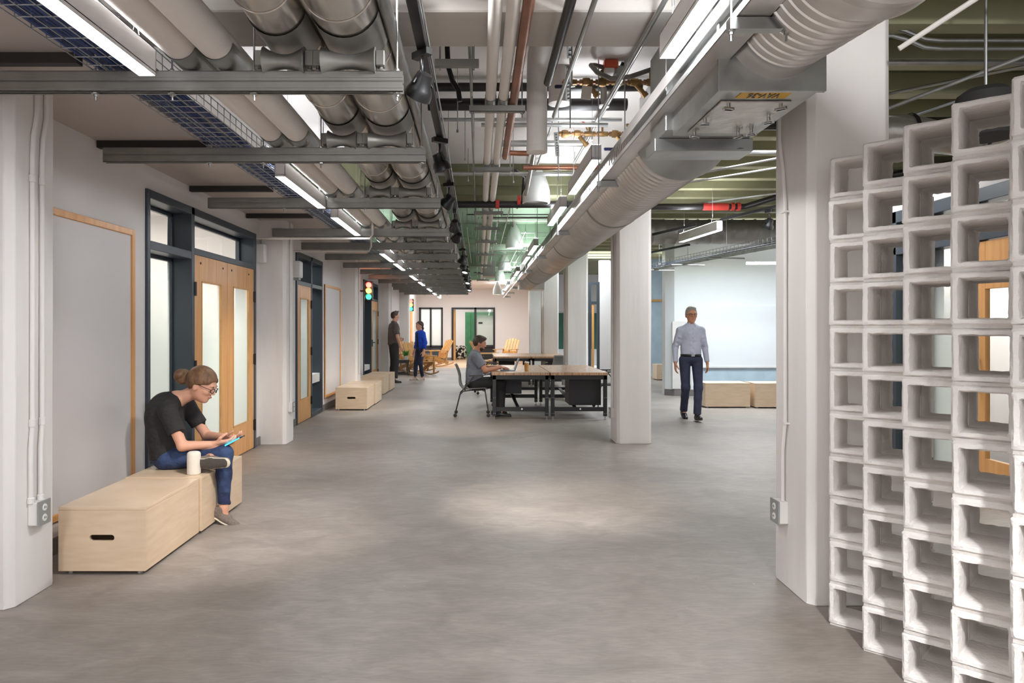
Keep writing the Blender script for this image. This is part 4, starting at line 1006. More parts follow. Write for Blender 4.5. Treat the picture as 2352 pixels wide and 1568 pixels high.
tag(b.build('data_cables', 'blue_cable'), 'blue cables lying in the slanting wire tray', 'cable bundle', None, 'stuff')
rnd = random.Random(12)
# diagonal and cross conduits under the olive slab
for k, (p, q, r) in enumerate((((2.3, 7.4, 3.05), (5.5, 4.6, 3.2), .014), ((2.3, 8.2, 3.1), (6.0, 5.0, 3.2), .012), ((2.15, 6.2, 3.2), (4.2, 4.4, 3.22), .012), ((2.5, 9.9, 3.1), (6.5, 6.4, 3.15), .016), ((2.2, 7.0, 3.18), (7, 7.0, 3.18), .02), ((2.2, 12.6, 3.16), (8, 12.6, 3.16), .018))):
    tag(mb().tube([p, q], r, 8).build('conduit', 'galv'), ['first', 'second', 'third', 'fourth', 'fifth', 'sixth'][k] + ' thin conduit under the olive slab, counted from the white light pendant', 'conduit', 'conduits under the olive slab')
# above the block screen
for k, (p, q, r, m, lab) in enumerate((
    ((2.12, 3.72, 2.60), (4.5, 3.2, 4.0), .001, 'galv', ''),
    ((2.05, 3.4, 2.78), (2.95, 2.9, 3.36), .013, 'insul_white', 'bright straight conduit crossing diagonally above the block screen'),
    ((2.2, 3.9, 3.28), (2.75, 3.2, 3.37), .011, 'insul_white', 'short pale conduit near the top edge above the block screen'),
    ((2.12, 4.6, 3.17), (5.2, 4.6, 3.17), .018, 'galv', 'level steel conduit above the block screen'),
    ((2.12, 5.4, 3.0), (6, 5.4, 3.0), .05, 'black_pipe', 'thick black pipe low above the block screen'),
    ((2.3, 4.7, 2.72), (3.6, 3.9, 3.15), .012, 'galv', 'lower slanting conduit above the block screen'),
    ((2.2, 4.9, 2.62), (3.2, 4.5, 2.92), .010, 'wire', 'lowest slanting rod above the block screen'))):
    if r < .005: continue
    tag(mb().tube([p, q], r, 10).build('conduit', m), lab, 'conduit')
t = thing('bent_conduits', 'pair of bent conduits under the slab above the block screen', 'conduit', (2.6, 4.3, 3.2))
for dz in (0, -.05): mb().tube([(2.4, 4.3, 3.27 + dz), (2.55, 4.3, 3.27 + dz), (2.63, 4.3, 3.25 + dz), (2.75, 4.3, 3.20 + dz), (2.85, 4.3, 3.19 + dz), (4.2, 4.3, 3.19 + dz)], .013, 8).build('conduit', 'galv', t)
mb().box(2.15, 2.42, 4.2, 4.4, 3.22, 3.31).build('junction_box', 'box_grey', t, bevel=.008)
tag(mb().box(2.36, 2.52, 4.58, 4.73, 3.03, 3.07).tube([(2.44, 4.6, 3.07), (2.44, 4.6, 3.17)], .01, 6).build('orange_box', 'orange_paint'), 'small orange junction box above the block screen', 'junction box')
tag(mb().tube([(2.62, 3.6, 3.41), (2.62, 3.6, 2.62)], .008, 8).build('hanger_rod', 'galv'), 'vertical hanger rod above the block screen', 'rod')
t = thing('dark_canister', 'dark ribbed canister at the top of the block screen', 'canister', (2.62, 3.6, 2.5)); prof = [(.02, .14), (.09, .13), (.13, .1), (.14, .04), (.14, -.12)]; mb().lathe(prof, (2.62, 3.6, 2.52), 24).build('body', 'rubber_dark', t)
t = thing('flexible_duct', 'pale flexible duct lying low above the right room', 'duct', (3.4, 4.6, 2.75)); 
pts = [(2.35 + i * .14, 4.55 - .02 * i, 2.62 + .012 * i + .05 * math.sin(i * .9)) for i in range(14)]
mb().tube(pts, [.10 + .012 * (i % 2) for i in range(14)], 18).build('hose', 'foil', t)
for i in range(0, 14, 3): mb().lathe([(.118, -.012), (.122, 0), (.118, .012)], pts[i], 18, (1, 0, 0), caps=False).build('clamp_band', 'black_plastic', t)

# ---- clutter under the far green ceiling
rnd = random.Random(21)
def clear_y(y):
    for b_ in COLY:
        if b_ - .1 < y < b_ + .55: return b_ + .6
    return y
for k in range(16):
    y = clear_y(9.2 + k * .95 + rnd.uniform(-.2, .2)); x0 = rnd.uniform(-.2, .3); x1 = rnd.uniform(.8, 1.6); z = rnd.uniform(2.98, 3.36); mt = ('galv', 'galv', 'black_pipe', 'insul_white')[k % 4]
    nm = {'galv': 'galvanized', 'black_pipe': 'black', 'insul_white': 'white'}[mt]
    tag(mb().tube([(x0, y, z), (x1, y, z)], rnd.choice((.009, .012, .016)), 7).build('conduit', mt), nm + ' conduit crossing under the far green slab, ' + ORD[k] + ' of the crossing ones', 'conduit', 'cross conduits under the far green slab')
for k in range(8):
    x = -.2 + k * .16 + rnd.uniform(-.04, .04); z = rnd.uniform(2.99, 3.015); y = rnd.uniform(9, 15)
    tag(mb().tube([(x, y, z), (x, y + rnd.uniform(3, 7), z)], .008, 7).build('conduit', 'galv'), 'thin lengthwise conduit below the far green slab, ' + ['leftmost', 'second', 'third', 'fourth', 'fifth', 'sixth', 'seventh', 'rightmost'][k] + ' from left to right', 'conduit', 'long conduits under the far green slab')
for k in range(16):
    x = rnd.choice((-.16, -.12, -.2, .36, .4, .5, .34)); y = clear_y(5.2 + k * .85); z = rnd.uniform(2.75, 3.05)
    tag(mb().tube([(x, y, SLAB), (x, y, z)], .004, 5).lathe([(.009, 0), (.009, .02)], (x, y, z), 6).build('hanger_rod', 'galv'), 'thin threaded rod hanging beside the centre pipes, ' + ORD[k] + ' of them', 'rod', 'threaded rods beside the centre pipes')
for k in range(9):
    x = rnd.uniform(.1, .8); y = clear_y(9.5 + k * 1.5)
    tag(mb().box(x, x + .12, y, y + .12, SLAB - .05, SLAB).build('junction_box', 'box_grey', bevel=.004), 'small grey junction box on the far green slab, ' + ORD[k] + ' of them', 'junction box', 'junction boxes under the far green slab')
for (x, y, z, lab) in ((-.15, 3.3, 3.02, 'strut stub with rod left of the centre pipes'), (-.13, 4.1, 2.96, 'lower strut stub with rods left of the centre pipes')):
    t = thing('strut_bracket', lab, 'strut', (x, y, z)); mb().box(x - .13, x + .13, y, y + .041, z, z + .041).build('channel', 'strut_metal', t)
    for s in (-.1, .1): mb().tube([(x + s, y + .02, z - .02), (x + s, y + .02, SLAB)], .0045, 6).build('rod', 'galv', t)
tag(mb().tube([(-.22, 4.75, SLAB), (-.21, 4.75, 3.2), (-.18, 4.75, 3.1), (-.14, 4.75, 3.04), (-.13, 4.75, 2.96)], .018, 12).build('bent_pipe', 'black_pipe'), 'short bent black pipe left of the centre pipes', 'pipe')
tag(mb().box(.1, .42, 17.6, 18.2, 2.72, 3.1).build('grey_cabinet', 'strut_metal', bevel=.01), 'grey metal box hanging at the end of the centre pipes', 'equipment box')

# ---- conduits and outlet boxes on the columns
def outlet(x, y, z, s, lab, sign):
    t = thing('outlet_box', lab, 'outlet', (x, y, z))
    mb().box(min(x, x + sign * .05), max(x, x + sign * .05), y - s / 2, y + s / 2, z - .06, z + .06).build('box', 'column_paint', t, bevel=.004)
    fx = x + sign * .05
    mb().box(min(fx, fx + sign * .008), max(fx, fx + sign * .008), y - s / 2 - .004, y + s / 2 + .004, z - .064, z + .064).build('cover_plate', 'box_grey', t, bevel=.002)
    for dz in (-.027, .027):
        q = mb().lathe([(.019, 0), (.018, .003)], (fx + sign * .008, y, z + dz), 18, (sign, 0, 0)); q.build('socket', 'outlet_white', t)
        mb().box(min(fx + sign * .010, fx + sign * .0122), max(fx + sign * .010, fx + sign * .0122), y - .007, y - .004, z + dz - .005, z + dz + .007).box(min(fx + sign * .010, fx + sign * .0122), max(fx + sign * .010, fx + sign * .0122), y + .004, y + .007, z + dz - .005, z + dz + .005).build('slots', 'black_plastic', t)
xc = -2.352
outlet(xc, 3.68, .445, .10, 'grey duplex outlet box low on the near left column', 1)
for (y, dy, lab) in ((3.635, -.012, 'front painted conduit up the near left column'), (3.715, .0, 'rear painted conduit up the near left column')):
    t = thing('wall_conduit', lab, 'conduit', (xc, y, .5)); x = xc + .015
    mb().tube([(x, y, .50), (x, y, .80), (x, y + .012, .9), (x, y + .012, 2.3), (x, y + .02, 2.42), (x - .0, y + .05, 2.55), (x, y + .05, SOF)], .013, 12).build('tube', 'column_paint', t)
    for z in (.92, 2.2): mb().lathe([(.013, -.02), (.017, -.018), (.017, .018), (.013, .02)], (x, y + .012, z), 12).build('coupling', 'column_paint', t)
    mb().lathe([(.013, 0), (.018, .004), (.018, .03), (.013, .034)], (x, y, .5), 12).build('connector', 'column_paint', t)
outlet(1.685, 3.84, .41, .10, 'grey duplex outlet box low on the near right column', -1)
t = thing('wall_conduit', 'painted conduit up the near right column', 'conduit', (1.67, 3.82, .5)); x = 1.67
mb().tube([(x, 3.83, .47), (x, 3.83, .75), (x, 3.80, .9), (x, 3.80, 2.1), (x, 3.83, 2.3), (x, 3.87, 2.45), (x, 3.87, 3.0)], .010, 12).build('tube', 'column_paint', t)
for z in (.9, 2.05): mb().box(1.655, 1.685, 3.775, 3.825, z - .005, z + .005).build('strap', 'column_paint', t)
for k, y in enumerate(COLY[1:4]):
    t = thing('wall_conduit', 'painted conduit on the ' + ORD[k + 1] + ' left column', 'conduit', (-2.33, y + .12, .5)); mb().tube([(-2.33, y + .12, .5), (-2.33, y + .12, SOF)], .013, 10).build('tube', 'column_paint', t)
    outlet(-2.345, y + .12, .44, .1, 'outlet box low on the ' + ORD[k + 1] + ' left column', 1)
    t = thing('wall_conduit', 'painted conduit on the ' + ORD[k + 1] + ' right column', 'conduit', (1.67, y + .2, .5)); mb().tube([(1.67, y + .2, .42), (1.67, y + .2, 2.3), (1.67, y + .24, 2.45), (1.67, y + .24, 3.0)], .013, 10).build('tube', 'column_paint', t)
    outlet(1.685, y + .2, .36, .1, 'outlet box low on the ' + ORD[k + 1] + ' right column', -1)
# white devices on the left wall
t = thing('wall_speaker', 'small white wall speaker beside the double doors', 'speaker', (WL, 8.35, 2.3)); mb().box(WL, WL + .10, 8.31, 8.42, 2.20, 2.42).build('body', 'outlet_white', t, bevel=.02, seg=3); mb().box(WL + .03, WL + .05, 8.35, 8.38, 2.42, 2.5).build('bracket', 'box_grey', t)
t = thing('wall_unit', 'white box mounted above the single door by the second left column', 'wall unit', (-2.4, 9.3, 2.2)); mb().box(-2.60, -2.36, 9.18, 9.35, 2.08, 2.30).build('body', 'outlet_white', t, bevel=.02, seg=3); mb().box(-2.45, -2.38, 9.2, 9.3, 2.05, 2.085).build('nozzle', 'box_grey', t)
for k, (y, x1_) in enumerate(((8.3, -1.3), (9.5, -1.5))):
    tag(mb().tube([(-2.66, y, 2.48 - .02 * k), (x1_, y, 2.48 - .02 * k), (x1_ + .03, y, 2.52), (x1_ + .04, y, SLAB)], .013, 8).build('soffit_conduit', 'insul_white'), ORD[k] + ' white conduit crossing below the left soffit', 'conduit', 'white conduits below the left soffit')

# ---- traffic lights
def traffic(x, y, zs, w_, lab):
    t = thing('traffic_light', lab, 'traffic light', (x, y, zs[2] - .1)); r = w_ * .36
    mb().box(x - w_ / 2, x + w_ / 2, y, y + .12, zs[2] - .085, zs[0] + .085).build('housing', 'black_plastic', t, bevel=.008)
    mb().box(WL if y < 20 else WL, x - w_ / 2, y + .04, y + .08, zs[1] - .02, zs[1] + .02).build('wall_bracket', 'black_plastic', t)
    for z, m, n_ in zip(zs, ('sig_red', 'sig_amber', 'sig_green'), ('red_lens', 'amber_lens', 'green_lens')):
        mb().lathe([(r, 0), (r * .8, .014), (r * .3, .022)], (x, y - .001, z), 20, (0, -1, 0)).build(n_, m, t)
        q = mb(); n = 12; v = []
        for yy in (y, y - .06):
            for j in range(n + 1): a = PI * j / n; v.append((x + r * 1.12 * math.cos(a), yy, z + r * 1.12 * math.sin(a)))
        q.add(v, [(j, j + 1, n + 2 + j, n + 1 + j) for j in range(n)]); q.build('visor', 'black_plastic', t)
traffic(-2.46, 15.55, (2.37, 2.24, 2.105), .17, 'working traffic light with red, amber and green lenses beside the third left column')
traffic(-2.56, 26.2, (2.41, 2.27, 2.12), .2, 'smaller distant traffic light near the end wall')
for (x, y, z, m) in ((-2.4, 15.4, 2.37, (1, .25, .2)), (-2.4, 15.4, 2.24, (1, .6, .2))): lamp('signal_glow', 'POINT', (x, y, z), 1.2, size=.05, color=m)
# ================================================================ FURNITURE
def workbench(x0, x1, y0, y1, lab, drawer=None):
    t = thing('workbench', lab, 'table', ((x0 + x1) / 2, (y0 + y1) / 2, 0), 0, 'butcher-block workbenches')
    n = 7
    mb().box(x0, x1, y0, y1, .686, .73).build('butcher_block_top', 'butcher_light', t, bevel=.003)
    b = mb(); L = .055
    b.box(x0 + .01, x1 - .01, y0 + .02, y0 + .05, .62, .684).box(x0 + .01, x1 - .01, y1 - .05, y1 - .02, .62, .684)
    b.box(x0 + .01, x0 + .04, y0 + .05, y1 - .05, .62, .684).box(x1 - .04, x1 - .01, y0 + .05, y1 - .05, .62, .684)
    b.build('apron', 'bench_black', t, bevel=.002)
    for x in (x0 + .01, x1 - .01 - L):
        for y in (y0 + .02, y1 - .02 - L):
            lg = mb().box(x, x + L, y, y + L, .055, .684).build('leg', 'bench_black', t, bevel=.003)
            q = mb()
            for z in (.10, .34):
                for dx in (.015, .04): q.lathe([(.005, 0), (.004, .003)], (x + dx, y, z), 8, (0, -1, 0))
            q.build('bolts', 'steel', lg); mb().lathe([(.022, .012), (.022, 0), (.008, .013), (.008, .06)][::-1], (x + L / 2, y + L / 2, 0), 10).build('levelling_foot', 'steel', lg)
    for y in (y0 + .035, y1 - .06): mb().box(x0 + .06, x1 - .06, y, y + .02, .13, .195).build('end_stretcher', 'bench_black', t, bevel=.002)
    mb().box(x0 + .03, x1 - .03, y1 - .35, y1 - .33, .30, .35).build('rear_rail', 'bench_black', t)
    mb().lathe([(.014, 0), (.012, .004)], ((x0 + x1) / 2 + .02, y0 + .035, .165), 12, (0, -1, 0)).build('badge', 'outlet_white', t)
    mb().bar(((x0 + x1) / 2 - .03, y0 + .3, .17), ((x0 + x1) / 2 - .1, y1 - .4, .33), .05, .02).build('brace', 'bench_black', t)
    if drawer:
        dx0, dx1, dy0, dy1, dz = drawer
        o = mb().box(dx0, dx1, dy0, dy1, dz, .62).build('drawer_box', 'bench_black', t, bevel=.004)
    return t
workbench(.2, 1.085, 10.7, 12.85, 'butcher-block workbench with black frame where the seated man works', (.3, .72, 11.75, 12.3, .30))
workbench(1.10, 1.985, 10.7, 12.85, 'near butcher-block workbench on the right, black drawer box under it', (1.42, 1.92, 10.95, 11.5, .20))
workbench(.36, 1.245, 16.6, 18.8, 'far butcher-block workbench on the left, behind the seated man', (.5, .9, 17.6, 18.1, .3))
workbench(1.26, 2.1, 16.6, 18.8, 'far butcher-block workbench on the right, partly behind a column', (1.6, 2.0, 16.8, 17.4, .2))

def task_chair(x, y, rz, lab):
    t = thing('task_chair', lab, 'chair', (x, y, 0), rz, 'grey shell chairs at the workbenches')
    prof = [(.24, .435), (.20, .452), (.08, .446), (-.06, .440), (-.16, .45), (-.205, .50), (-.215, .57), (-.215, .64), (-.235, .72), (-.265, .80), (-.285, .835)]
    rows = []
    for i, (px, pz) in enumerate(prof):
        wd = .225 if i < 5 else .225 - .012 * (i - 4); row = []
        for j in range(9):
            u = -1 + j / 4; dip = .018 * (u * u)
            row.append((px + (dip * 1.4 if i >= 5 else 0), u * wd, pz + (dip if i < 6 else 0)))
        rows.append(row)
    o = mb().grid(rows).build('shell', 'chair_grey', t, local=True, ang=80); md = o.modifiers.new('thickness', 'SOLIDIFY'); md.thickness = .014; md.offset = -1
    for s in (-1, 1):
        mb().tube([(.20, s * .17, .43), (-.02, s * .18, .425), (-.15, s * .19, .41), (-.20, s * .20, .36), (-.27, s * .225, .08)], .011, 8).build('leg', 'chair_metal', t, local=True)
        mb().tube([(.15, s * .17, .428), (.20, s * .19, .40), (.25, s * .225, .08)], .011, 8).build('leg', 'chair_metal', t, local=True)
        for px in (-.275, .25):
            c = mb(); c.lathe([(.01, -.016), (.028, -.014), (.03, 0), (.028, .014), (.01, .016)], (px, s * .225, .032), 14, (0, 1, 0)); c.tube([(px, s * .225, .05), (px, s * .225, .085)], .009, 8); c.build('caster', 'black_plastic', t, local=True)
        a = mb().tube([(-.12, s * .225, .43), (-.13, s * .27, .46), (-.02, s * .285, .60), (.02, s * .285, .655)], .011, 8); a.box(-.06, .17, s * .285 - .022, s * .285 + .022, .65, .672); a.build('armrest', 'chair_metal', t, local=True)
    return t
task_chair(-.10, 11.25, 0, 'grey shell chair on casters under the seated man')
task_chair(.22, 15.0, R(8), 'grey shell chair behind the laptop, at the far workbench')
task_chair(2.30, 12.2, PI, 'grey shell chair showing its back beside the second right column')
task_chair(1.75, 15.0, R(90), 'dark shell chair with casters seen under the near workbenches')

def lounge_chair(x, y, rz, lab, rock=True):
    t = thing('wooden_lounge_chair', lab, 'chair', (x, y, 0), rz, 'slatted cedar lounge chairs')
    th = R(28); bx, bz = -.28, .30
    for k in range(5):
        yy = -.25 + k * .125; L = .78 - .03 * abs(k - 2)
        mb().bar((bx, yy, bz), (bx - L * math.sin(th), yy, bz + L * math.cos(th)), .10, .02, (1, 0, 0)).build('back_slat', 'cedar', t, local=True)
    for k in range(5):
        u = k / 4; mb().obox((.30 - .55 * u, 0, .40 - .10 * u), (.10, .56, .02), Matrix.Rotation(R(-10), 3, 'Y')).build('seat_slat', 'cedar', t, local=True)
    for s in (-1, 1):
        mb().box(-.38, .38, s * .33 - .05, s * .33 + .05, .56, .582).build('armrest', 'cedar', t, local=True)
        mb().box(.26, .34, s * .30 - .015, s * .30 + .015, .06, .56).build('front_leg', 'cedar', t, local=True)
        mb().bar((.32, s * .265, .40), (-.42, s * .265, .12), .03, .10).build('side_rail', 'cedar', t, local=True)
        mb().bar((-.30, s * .30, .08), (-.36, s * .30, .57), .03, .06, (1, 0, 0)).build('rear_post', 'cedar', t, local=True)
        if rock:
            pts = [(-.62 + .124 * i, s * .30, .02 + .30 * (-.62 + .124 * i) ** 2) for i in range(11)]
            b = mb()
            for p, q in zip(pts[:-1], pts[1:]): b.bar(p, q, .03, .035)
            b.build('rocker', 'cedar', t, local=True)
    mb().bar((-.30, -.27, .46), (-.30, .27, .46), .02, .08).build('back_rail', 'cedar', t, local=True)
    return t
lounge_chair(-2.05, 22.2, R(-35), 'slatted cedar rocking chair with its back against the left wall, behind the standing man')
lounge_chair(-1.75, 20.9, R(-60), 'cedar rocking chair half hidden by the woman in blue')
lounge_chair(-1.62, 25.6, R(-150), 'cedar rocking chair below the end-wall window')
lounge_chair(1.05, 27.2, R(-120), 'cedar lounge chair standing against the end wall above the far workbench', False)
lounge_chair(.35, 23.0, R(10), 'cedar lounge chair seen edge-on between seated man and laptop', False)

t = thing('side_table', 'low dark mesh-sided side table behind the standing man', 'table', (-2.33, 21.0, 0))
b = mb(); a = .22
for sx in (-1, 1):
    for sy in (-1, 1): b.box(-2.33 + sx * a - .015, -2.33 + sx * a + .015, 21 + sy * a - .015, 21 + sy * a + .015, 0, .42)
for sy in (-1, 1):
    for z in (.02, .36): b.box(-2.55, -2.11, 21 + sy * a - .012, 21 + sy * a + .012, z, z + .05)

for sx in (-1, 1):
    for z in (.02, .36): b.box(-2.33 + sx * a - .012, -2.33 + sx * a + .012, 20.78, 21.22, z, z + .05)
b.build('frame', 'chair_metal', t); mb().box(-2.57, -2.09, 20.76, 21.24, .42, .45).build('top', 'chair_metal', t)
q = mb()
for i in range(12): q.box(-2.53 + i * .035, -2.523 + i * .035, 20.775, 20.785, .06, .37)
q.build('mesh_side', 'chair_metal', t)
t = thing('potted_plant', 'small green grassy plant in a white pot on the dark side table', 'plant', (-2.2, 20.95, .45))
mb().lathe([(.05, 0), (.06, .01), (.075, .11), (.068, .112), (.06, .09), (.01, .088)], (-2.2, 20.95, .45), 18).build('pot', 'pot_white', t)
rnd = random.Random(4); b = mb()
for i in range(110):
    a = rnd.uniform(0, 2 * PI); r0 = rnd.uniform(0, .05); sp = rnd.uniform(.02, .11); h = rnd.uniform(.12, .22); c_, s_ = math.cos(a), math.sin(a)
    b.tube([(-2.2 + r0 * c_, 20.95 + r0 * s_, .53), (-2.2 + (r0 + sp * .4) * c_, 20.95 + (r0 + sp * .4) * s_, .53 + h * .7), (-2.2 + (r0 + sp) * c_, 20.95 + (r0 + sp) * s_, .53 + h)], [.006, .005, .001], 4)
o = b.build('foliage', 'leaf', t); o['kind'] = 'stuff'

t = thing('laptop', 'open grey laptop on the workbench in front of the seated man', 'laptop', (.47, 11.15, .73))
mb().box(.34, .57, 11.0, 11.32, .731, .745).build('base', 'laptop', t, bevel=.003); mb().box(.37, .50, 11.03, 11.29, .745, .747).build('keyboard', 'black_plastic', t)
mb().bar((.572, 11.16, .742), (.645, 11.16, .94), .32, .008, (1, 0, 0)).build('screen', 'laptop', t, bevel=.002)
mb().bar((.566, 11.16, .75), (.636, 11.16, .935), .30, .002, (1, 0, 0)).build('display', 'blue_wall', t)
t = thing('drinking_glass', 'tall amber iced drink beside the laptop', 'cup', (.76, 11.1, .73)); mb().lathe([(.03, 0), (.04, .13), (.037, .13), (.028, .005)], (.76, 11.1, .7305), 18).build('cup', 'cedar', t); mb().lathe([(.041, .0), (.041, .012), (.02, .02)], (.76, 11.1, .858), 16).build('lid', 'outlet_white', t)
t = thing('smart_speaker', 'cream fabric cylinder speaker on the bench beside the woman', 'speaker', (-2.005, 4.90, .39))
mb().lathe([(.040, 0), (.045, .004), (.046, .03), (.046, .13), (.044, .147), (.038, .155), (.034, .156)], (-2.005, 4.90, .3902), 32).build('body', 'speaker_cloth', t); mb().lathe([(.034, .1555), (.033, .158), (.002, .158)], (-2.005, 4.90, .3902), 24).build('top_disc', 'outlet_white', t)

# ================================================================ PEOPLE : smooth-union distance fields, polygonised by surface nets
def V(*a): return np.array(a, float)
def nrm(v): v = np.array(v, float); return v / (np.linalg.norm(v) + 1e-12)
class SDF:
    def __init__(s, h): s.h = h; s.P = []
    def cone(s, a, b, r1, r2, k=.02, flat=None, cap=None, capa=None, op='u'):
        a = V(*a); b = V(*b); R_ = max(r1, r2) + .03
        s.P.append((op, k, np.minimum(a, b) - R_, np.maximum(a, b) + R_, ('c', a, b, r1, r2, flat, cap, capa))); return s
    def ell(s, c, r, fr=None, k=.02, op='u', clips=()):
        c = V(*c); R_ = max(r) + .03
        s.P.append((op, k, c - R_, c + R_, ('e', c, V(*r), np.eye(3) if fr is None else np.array(fr, float), clips))); return s
    def chain(s, pts, rs, **kw):
        for i in range(len(pts) - 1): s.cone(pts[i], pts[i + 1], rs[i], rs[i + 1], **kw)
        return s
    def dist(s, g, X, Y, Z):
        if g[0] == 'c':
            _, a, b, r1, r2, flat, cap, capa = g
            px, py, pz = X - a[0], Y - a[1], Z - a[2]; d = b - a
            if flat is not None:
                u, sc = flat; u = nrm(u); t_ = (px * u[0] + py * u[1] + pz * u[2]) * (sc - 1); qx, qy, qz = px + t_ * u[0], py + t_ * u[1], pz + t_ * u[2]
                d2 = d + u * (d @ u) * (sc - 1)
            else: qx, qy, qz, d2 = px, py, pz, d
            t = np.clip((qx * d2[0] + qy * d2[1] + qz * d2[2]) / (d2 @ d2 + 1e-12), 0, 1)
            r = np.sqrt((qx - t * d2[0]) ** 2 + (qy - t * d2[1]) ** 2 + (qz - t * d2[2]) ** 2) - (r1 + (r2 - r1) * t)
            n = nrm(d)
            if cap is not None: r = np.maximum(r, (px - d[0]) * n[0] + (py - d[1]) * n[1] + (pz - d[2]) * n[2] - cap)
            if capa is not None: r = np.maximum(r, -(px * n[0] + py * n[1] + pz * n[2]) - capa)
            return r
        _, c, rr, fr, clips = g
        px, py, pz = X - c[0], Y - c[1], Z - c[2]
        q = [px * fr[i][0] + py * fr[i][1] + pz * fr[i][2] for i in range(3)]
        k0 = np.sqrt(sum((q[i] / rr[i]) ** 2 for i in range(3))); k1 = np.sqrt(sum((q[i] / rr[i] ** 2) ** 2 for i in range(3))) + 1e-9
        d = k0 * (k0 - 1) / k1
        for (p0, n) in clips: n = nrm(n); d = np.maximum(d, (X - p0[0]) * n[0] + (Y - p0[1]) * n[1] + (Z - p0[2]) * n[2])
        return d
    def mesh(s, name, matname):
        h = s.h; U = [p for p in s.P if p[0] == 'u']
        lo = np.min([p[2] for p in U], 0) - 2 * h; hi = np.max([p[3] for p in U], 0) + 2 * h
        n = np.ceil((hi - lo) / h).astype(int) + 1; ax = [(lo[i] + h * np.arange(n[i])).astype(np.float32) for i in range(3)]
        F = np.full(n, 1.0, np.float32)
        for op, k, a, b, g in s.P:
            i0 = np.maximum(np.floor((a - lo) / h).astype(int), 0); i1 = np.minimum(np.ceil((b - lo) / h).astype(int) + 1, n)
            if np.any(i1 <= i0): continue
            sl = tuple(slice(i0[i], i1[i]) for i in range(3))
            X = ax[0][sl[0]][:, None, None]; Y = ax[1][sl[1]][None, :, None]; Z = ax[2][sl[2]][None, None, :]
            d = s.dist(g, X, Y, Z)
            A = F[sl]
            if op == 'u':
                hh = np.maximum(k - np.abs(A - d), 0) / max(k, 1e-6); F[sl] = np.minimum(A, d) - hh * hh * k * .25
            else:
                d = -d; hh = np.maximum(k - np.abs(A - d), 0) / max(k, 1e-6); F[sl] = np.maximum(A, d) + hh * hh * k * .25
        ins = F < 0
        m = [c for c in n - 1]
        cor = [(i, j, k_) for i in (0, 1) for j in (0, 1) for k_ in (0, 1)]
        def sub(Ar, c): return Ar[c[0]:c[0] + m[0], c[1]:c[1] + m[1], c[2]:c[2] + m[2]]
        cnt = sum(sub(ins, c).astype(np.int8) for c in cor); act = (cnt > 0) & (cnt < 8)
        idx = np.argwhere(act); vid = -np.ones(tuple(m), int); vid[act] = np.arange(len(idx))
        acc = np.zeros((len(idx), 3)); num = np.zeros(len(idx))
        for c in cor:
            for ax_ in range(3):
                if c[ax_]: continue
                e = list(c); e[ax_] = 1
                f0 = F[idx[:, 0] + c[0], idx[:, 1] + c[1], idx[:, 2] + c[2]]; f1 = F[idx[:, 0] + e[0], idx[:, 1] + e[1], idx[:, 2] + e[2]]
                cr = (f0 < 0) != (f1 < 0); t = np.where(cr, f0 / (f0 - f1 + 1e-12), 0); p = np.tile(np.array(c, float), (len(idx), 1)); p[:, ax_] += t
                acc[cr] += p[cr]; num[cr] += 1
        verts = lo + h * (idx + acc / np.maximum(num, 1)[:, None]); Q = []
        for ax_ in range(3):
            b_, c_ = (ax_ + 1) % 3, (ax_ + 2) % 3
            s0 = [slice(1, m[i]) for i in range(3)]; s0[ax_] = slice(0, m[ax_]); s1 = list(s0); s1[ax_] = slice(1, m[ax_] + 1)
            a0 = ins[tuple(s0)]; a1 = ins[tuple(s1)]; cr = np.argwhere(a0 != a1)
            if not len(cr): continue
            off = np.array([1, 1, 1]); off[ax_] = 0; P = cr + off; flip = a0[tuple(cr.T)]
            db = np.zeros(3, int); db[b_] = 1; dc = np.zeros(3, int); dc[c_] = 1
            def g_(q): return vid[q[:, 0], q[:, 1], q[:, 2]]
            q = np.stack([g_(P - db - dc), g_(P - dc), g_(P), g_(P - db)], 1); q[~flip] = q[~flip][:, ::-1]; Q.append(q)
        Q = np.concatenate(Q); Q = Q[(Q >= 0).all(1)]
        me = bpy.data.meshes.new(name); me.from_pydata(verts.tolist(), [], Q.tolist()); me.materials.append(M[matname])
        me.polygons.foreach_set('use_smooth', [True] * len(me.polygons)); return me
    def build(s, name, matname, parent):
        o = bpy.data.objects.new(name, s.mesh(name, matname)); COL.objects.link(o); o.parent = parent; return o

def hand(B, w_, d, n, side, curl=.5, s=1.0, thumb=1.0):
    """palm from wrist w_ along d, palm normal n (faces the inside), side = direction towards the thumb"""
    d = nrm(d); side = nrm(side); n = nrm(np.cross(d, side)) * (1 if np.dot(np.cross(d, side), n) > 0 else -1)
    P = w_ + d * .085 * s
    for q in (-.028, -.009, .010, .027): B.cone(w_ + side * q * .7 * s, P + side * q * s, .0145 * s, .0125 * s, k=.012)
    L = {.029: .070, .010: .080, -.010: .074, -.028: .058}
    for q, l in L.items():
        a = P + side * q * s; ang = curl; dirn = d
        for j, fr in enumerate((.45, .32, .23)):
            ca, sa = math.cos(ang * (j + .6)), math.sin(ang * (j + .6)); dirn = nrm(d * ca + n * sa); b_ = a + dirn * l * fr * s * 1.05
            B.cone(a, b_, (.0092 - .0007 * j) * s, (.0085 - .0007 * j) * s, k=.003); a = b_
    a = w_ + side * .024 * s + d * .022 * s; b_ = a + nrm(side * .75 + d * .65 + n * .35) * .038 * s * thumb; c = b_ + nrm(side * .25 + d * .9 + n * .5) * .032 * s; e = c + nrm(d * .9 + n * .6) * .024 * s
    B.cone(a, b_, .0135 * s, .0115 * s, k=.012); B.cone(b_, c, .0112 * s, .0098 * s, k=.004); B.cone(c, e, .0098 * s, .0085 * s, k=.003)

